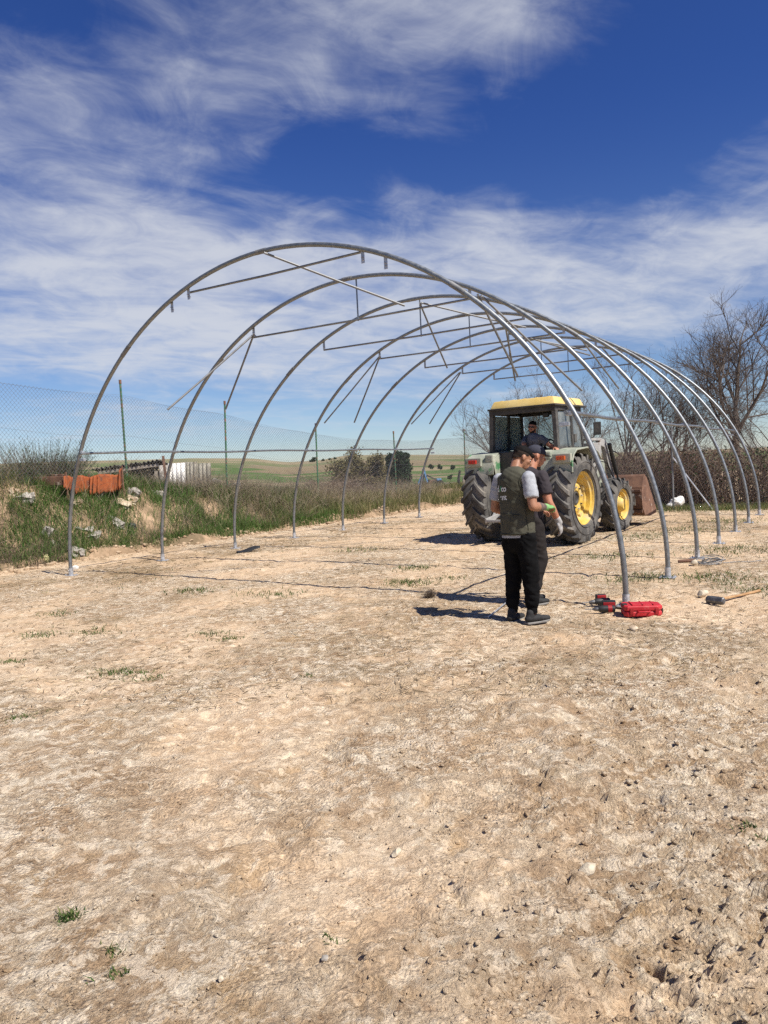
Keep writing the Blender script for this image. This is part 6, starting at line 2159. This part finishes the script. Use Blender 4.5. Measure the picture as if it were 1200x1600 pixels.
def bare_tree(u, v, Yd, top_v, label, seed, lean=0.0, forks=4, spread=.55, trunk_share=.26, dens=1.0, stems=1):
    r = random.Random(seed)
    p = at(u, v, Yd); base = Vector((p.x, p.y, -.1)); Hh = at(u, top_v, Yd).z - base.z
    root = empty('bare_tree', tuple(base)); tag(root, label, 'tree', 'leafless trees behind the back fence')
    lv = {0: [], 1: [], 2: [], 3: [], 4: []}

    def grow(p, d, L, rad0, level):
        m = 6
        pts = [p.copy()]; dd = d.normalized()
        for k in range(m - 1):
            j = .10 + .05 * level
            dd = (dd + Vector((r.gauss(0, j), r.gauss(0, j), r.gauss(0, j) + (.10 if level else .02)))).normalized()
            pts.append(pts[-1] + dd * (L / (m - 1)))
        r1 = rad0 * (.62 if level == 0 else .35)
        lv[level].append(([tuple(q) for q in pts], [rad0 + (r1 - rad0) * k / (m - 1) for k in range(m)]))
        if level >= 4:
            return
        if level == 0:
            nchild = forks
        else:
            nchild = int({1: 7, 2: 7, 3: 6}[level] * dens + r.random())
        for c in range(nchild):
            if level == 0:
                f = r.uniform(.62, 1.0) if c else 1.0
            else:
                f = r.uniform(.22, 1.0)
            i = min(int(f * (m - 1)), m - 2); fr = f * (m - 1) - i
            q = pts[i].lerp(pts[i + 1], fr)
            t = (pts[i + 1] - pts[i]).normalized()
            ref = Vector((r.gauss(0, 1), r.gauss(0, 1), r.gauss(0, .5)))
            side = (ref - t * ref.dot(t)).normalized()
            ang = r.uniform(.30, .75) * (spread / .55) if level == 0 else r.uniform(.45, 1.0)
            nd = t * math.cos(ang) + side * math.sin(ang)
            nl = {0: Hh * (1 - trunk_share) * r.uniform(.55, .9), 1: Hh * .30 * r.uniform(.6, 1.2), 2: Hh * .15 * r.uniform(.6, 1.2), 3: Hh * .075 * r.uniform(.6, 1.3)}[level]
            if level > 0:
                nl *= (1.1 - .45 * f)
            nr = {0: rad0 * .52, 1: rad0 * .45, 2: rad0 * .42, 3: .0035}[level] * r.uniform(.8, 1.1)
            grow(q, nd, nl, max(nr, .003), level + 1)

    for s in range(stems):
        a = r.uniform(0, 6.3)
        off = Vector((math.cos(a) * .25, math.sin(a) * .2, 0)) if stems > 1 else Vector((0, 0, 0))
        grow(off, Vector((lean + (r.uniform(-.35, .35) if stems > 1 else 0), r.uniform(-.1, .1), 1)), Hh * trunk_share * (1.25 if stems > 1 else 1), Hh * (.018 if stems == 1 else .011), 0)
    tr = MB()
    for pts, rs in lv[0] + lv[1]:
        tr.tube(pts, rs, 7)
    t_ = tr.build('trunk', MAT['bark'], root, smooth=True, angle=60)
    tw = lv[2] + lv[3] + lv[4]
    ii = [0, 2, 3, 5]
    P = np.array([q for q, _ in tw])[:, ii]; R = np.array([q for _, q in tw])[:, ii]
    o = strands('crown', P, np.maximum(R, .0032), MAT['twig'], root)
    return root


bare_tree(1160, 708, 29, 428, 'tall leafless tree with round twiggy crown at the right edge', 71, -.20, 6, .64, .32, 1.3)
bare_tree(955, 715, 31, 560, 'many-stemmed leafless tree right of the tractor cab', 8, .05, 4, .6, .30, .82, 3)
bare_tree(1012, 715, 34, 572, 'leafless tree behind the loader bucket', 14, -.03, 5, .6, .25, .82, 2)
bare_tree(1062, 715, 31, 585, 'slender leafless tree between loader and tall right tree', 21, .02, 5, .6, .25, .82, 2)
bare_tree(850, 722, 38, 574, 'leafless tree rising directly behind the tractor cab roof', 33, -.05, 5, .75, .25, .82, 2)
bare_tree(905, 720, 40, 588, 'leafless tree behind the front corner of the cab', 37, .0, 5, .7, .25, .82, 2)
bare_tree(1215, 705, 25, 560, 'leafless tree cut by the right picture edge', 44, -.1, 5, .7, .25, .75, 2)
bare_tree(790, 724, 46, 610, 'small leafless tree seen left of the tractor cab', 51, .0, 5, .7, .25, .72, 2)


def make_hedge():
    root = empty('bramble_hedge', (8.05, 22, 0))
    tag(root, 'dense dark brown bramble hedge behind the back fence', 'hedge')
    off = np.array(root.location)
    pth = np.array([(5.6, 31.5), (8.5, 22.2), (15.5, 19.6), (19, 18.6)]); L = np.concatenate([[0], np.cumsum(np.hypot(*np.diff(pth, axis=0).T))])
    def pos(n):
        d = RNG.uniform(0, L[-1], n)
        x = np.interp(d, L, pth[:, 0]); y = np.interp(d, L, pth[:, 1])
        # outward normal blended round the corner
        w = sst(L[1] - 1, L[1] + 1, d)
        nx = .955 * (1 - w) + .35 * w; ny = .29 * (1 - w) + .94 * w
        q = RNG.random(n) ** 1.3 * 2.6
        return np.stack([x + nx * q, y + ny * q, np.zeros(n)], -1), d, q
    hgt = lambda d: 1.55 + .45 * fbm(d * .7, d * 0 + 3, 4, 5)
    n = 4800
    b, d, q = pos(n)
    a = RNG.uniform(0, 6.3, n); h = hgt(d) * RNG.uniform(.45, 1.05, n); reach = RNG.uniform(.2, .9, n)
    t = np.linspace(0, 1, 6)
    P = b[:, None] + np.stack([np.cos(a)[:, None] * reach[:, None] * t, np.sin(a)[:, None] * reach[:, None] * t, h[:, None] * np.sin(t * RNG.uniform(1.5, 2.6, n)[:, None])], -1)
    P += np.cumsum(RNG.normal(size=P.shape) * .025, 1); P[..., 2] = np.abs(P[..., 2])
    o = strands('cane', P - off, (.0060 * RNG.uniform(.5, 1.3, n))[:, None] * (1 - .6 * t)[None], MAT['bramble'], root); o['kind'] = 'stuff'
    n = 700
    b, d, q = pos(n); a = RNG.uniform(0, 6.3, n); h = hgt(d) + RNG.uniform(-.2, .95, n); t = np.linspace(0, 1, 7)
    P = b[:, None] + np.stack([np.cos(a)[:, None] * .35 * t ** 2 + 0 * h[:, None], np.sin(a)[:, None] * .35 * t ** 2 + 0 * h[:, None], h[:, None] * t], -1) + np.cumsum(RNG.normal(size=(n, 7, 3)) * .02, 1)
    o = strands('shoot', P - off, (.006 * RNG.uniform(.5, 1.2, n))[:, None] * (1 - .7 * t)[None], MAT['bramble'], root); o['kind'] = 'stuff'
    n = 11500
    b, d, q = pos(n); b[:, 2] = hgt(d) * RNG.random(n) ** .8
    D = RNG.normal(size=(n, 3)); D /= np.linalg.norm(D, axis=1, keepdims=True); l = RNG.uniform(.12, .4, n); t = np.linspace(0, 1, 3)
    P = b[:, None] + D[:, None] * (l[:, None] * t)[..., None] + np.cumsum(RNG.normal(size=(n, 3, 3)) * .018, 1); P[..., 2] = np.abs(P[..., 2])
    o = strands('twig', P - off, (.0046 * RNG.uniform(.5, 1.3, n))[:, None] * (1 - .5 * t)[None], MAT['bramble'], root); o['kind'] = 'stuff'
    n = 16000
    b, d, q = pos(n); b[:, 2] = hgt(d) * RNG.random(n) * .95
    leaf_quads('dead_leaves', b - off, .045, MAT['deadleaf'], root)  # brown leaf cards added to make the inside of the hedge dark
    n = 9000
    b, d, q = pos(n); w = (d > L[1] + 2.0) | ((fbm(d * .4, q, 3, 9) > .3) & (d > L[1] - 4)); b = b[w]; q = q[w]; d = d[w]
    b[:, 2] = hgt(d) * RNG.random(len(b)) * 1.02
    leaf_quads('ivy', b - off, .04, MAT['ivy'], root)
    return root


make_hedge()


def back_verge():
    n = 9000
    d = RNG.random(n); p0 = np.array(BACK[1]); p1 = np.array(BACK[2]); pm = np.array(BACK[0])
    w = RNG.random(n) < .62
    q = np.where(w[:, None], p0 + (p1 - p0) * d[:, None], p0 + (pm - p0) * d[:, None] * .6)
    q = q + RNG.normal(size=(n, 2)) * .45
    z = ground_h(q[:, 0], q[:, 1])
    h = RNG.uniform(.06, .24, n)
    o = blades('fence_grass', np.column_stack([q, z]), h, np.full(n, .011), RNG.uniform(.2, .9, n), RNG.uniform(0, 6.3, n), MAT['grass_mid'], rnd=np.clip(RNG.normal(.4, .28, n), 0, 1))
    tag(o, 'short mixed grass along the foot of the back fence', 'grass', kind='stuff')


back_verge()
bpy.context.view_layer.update()
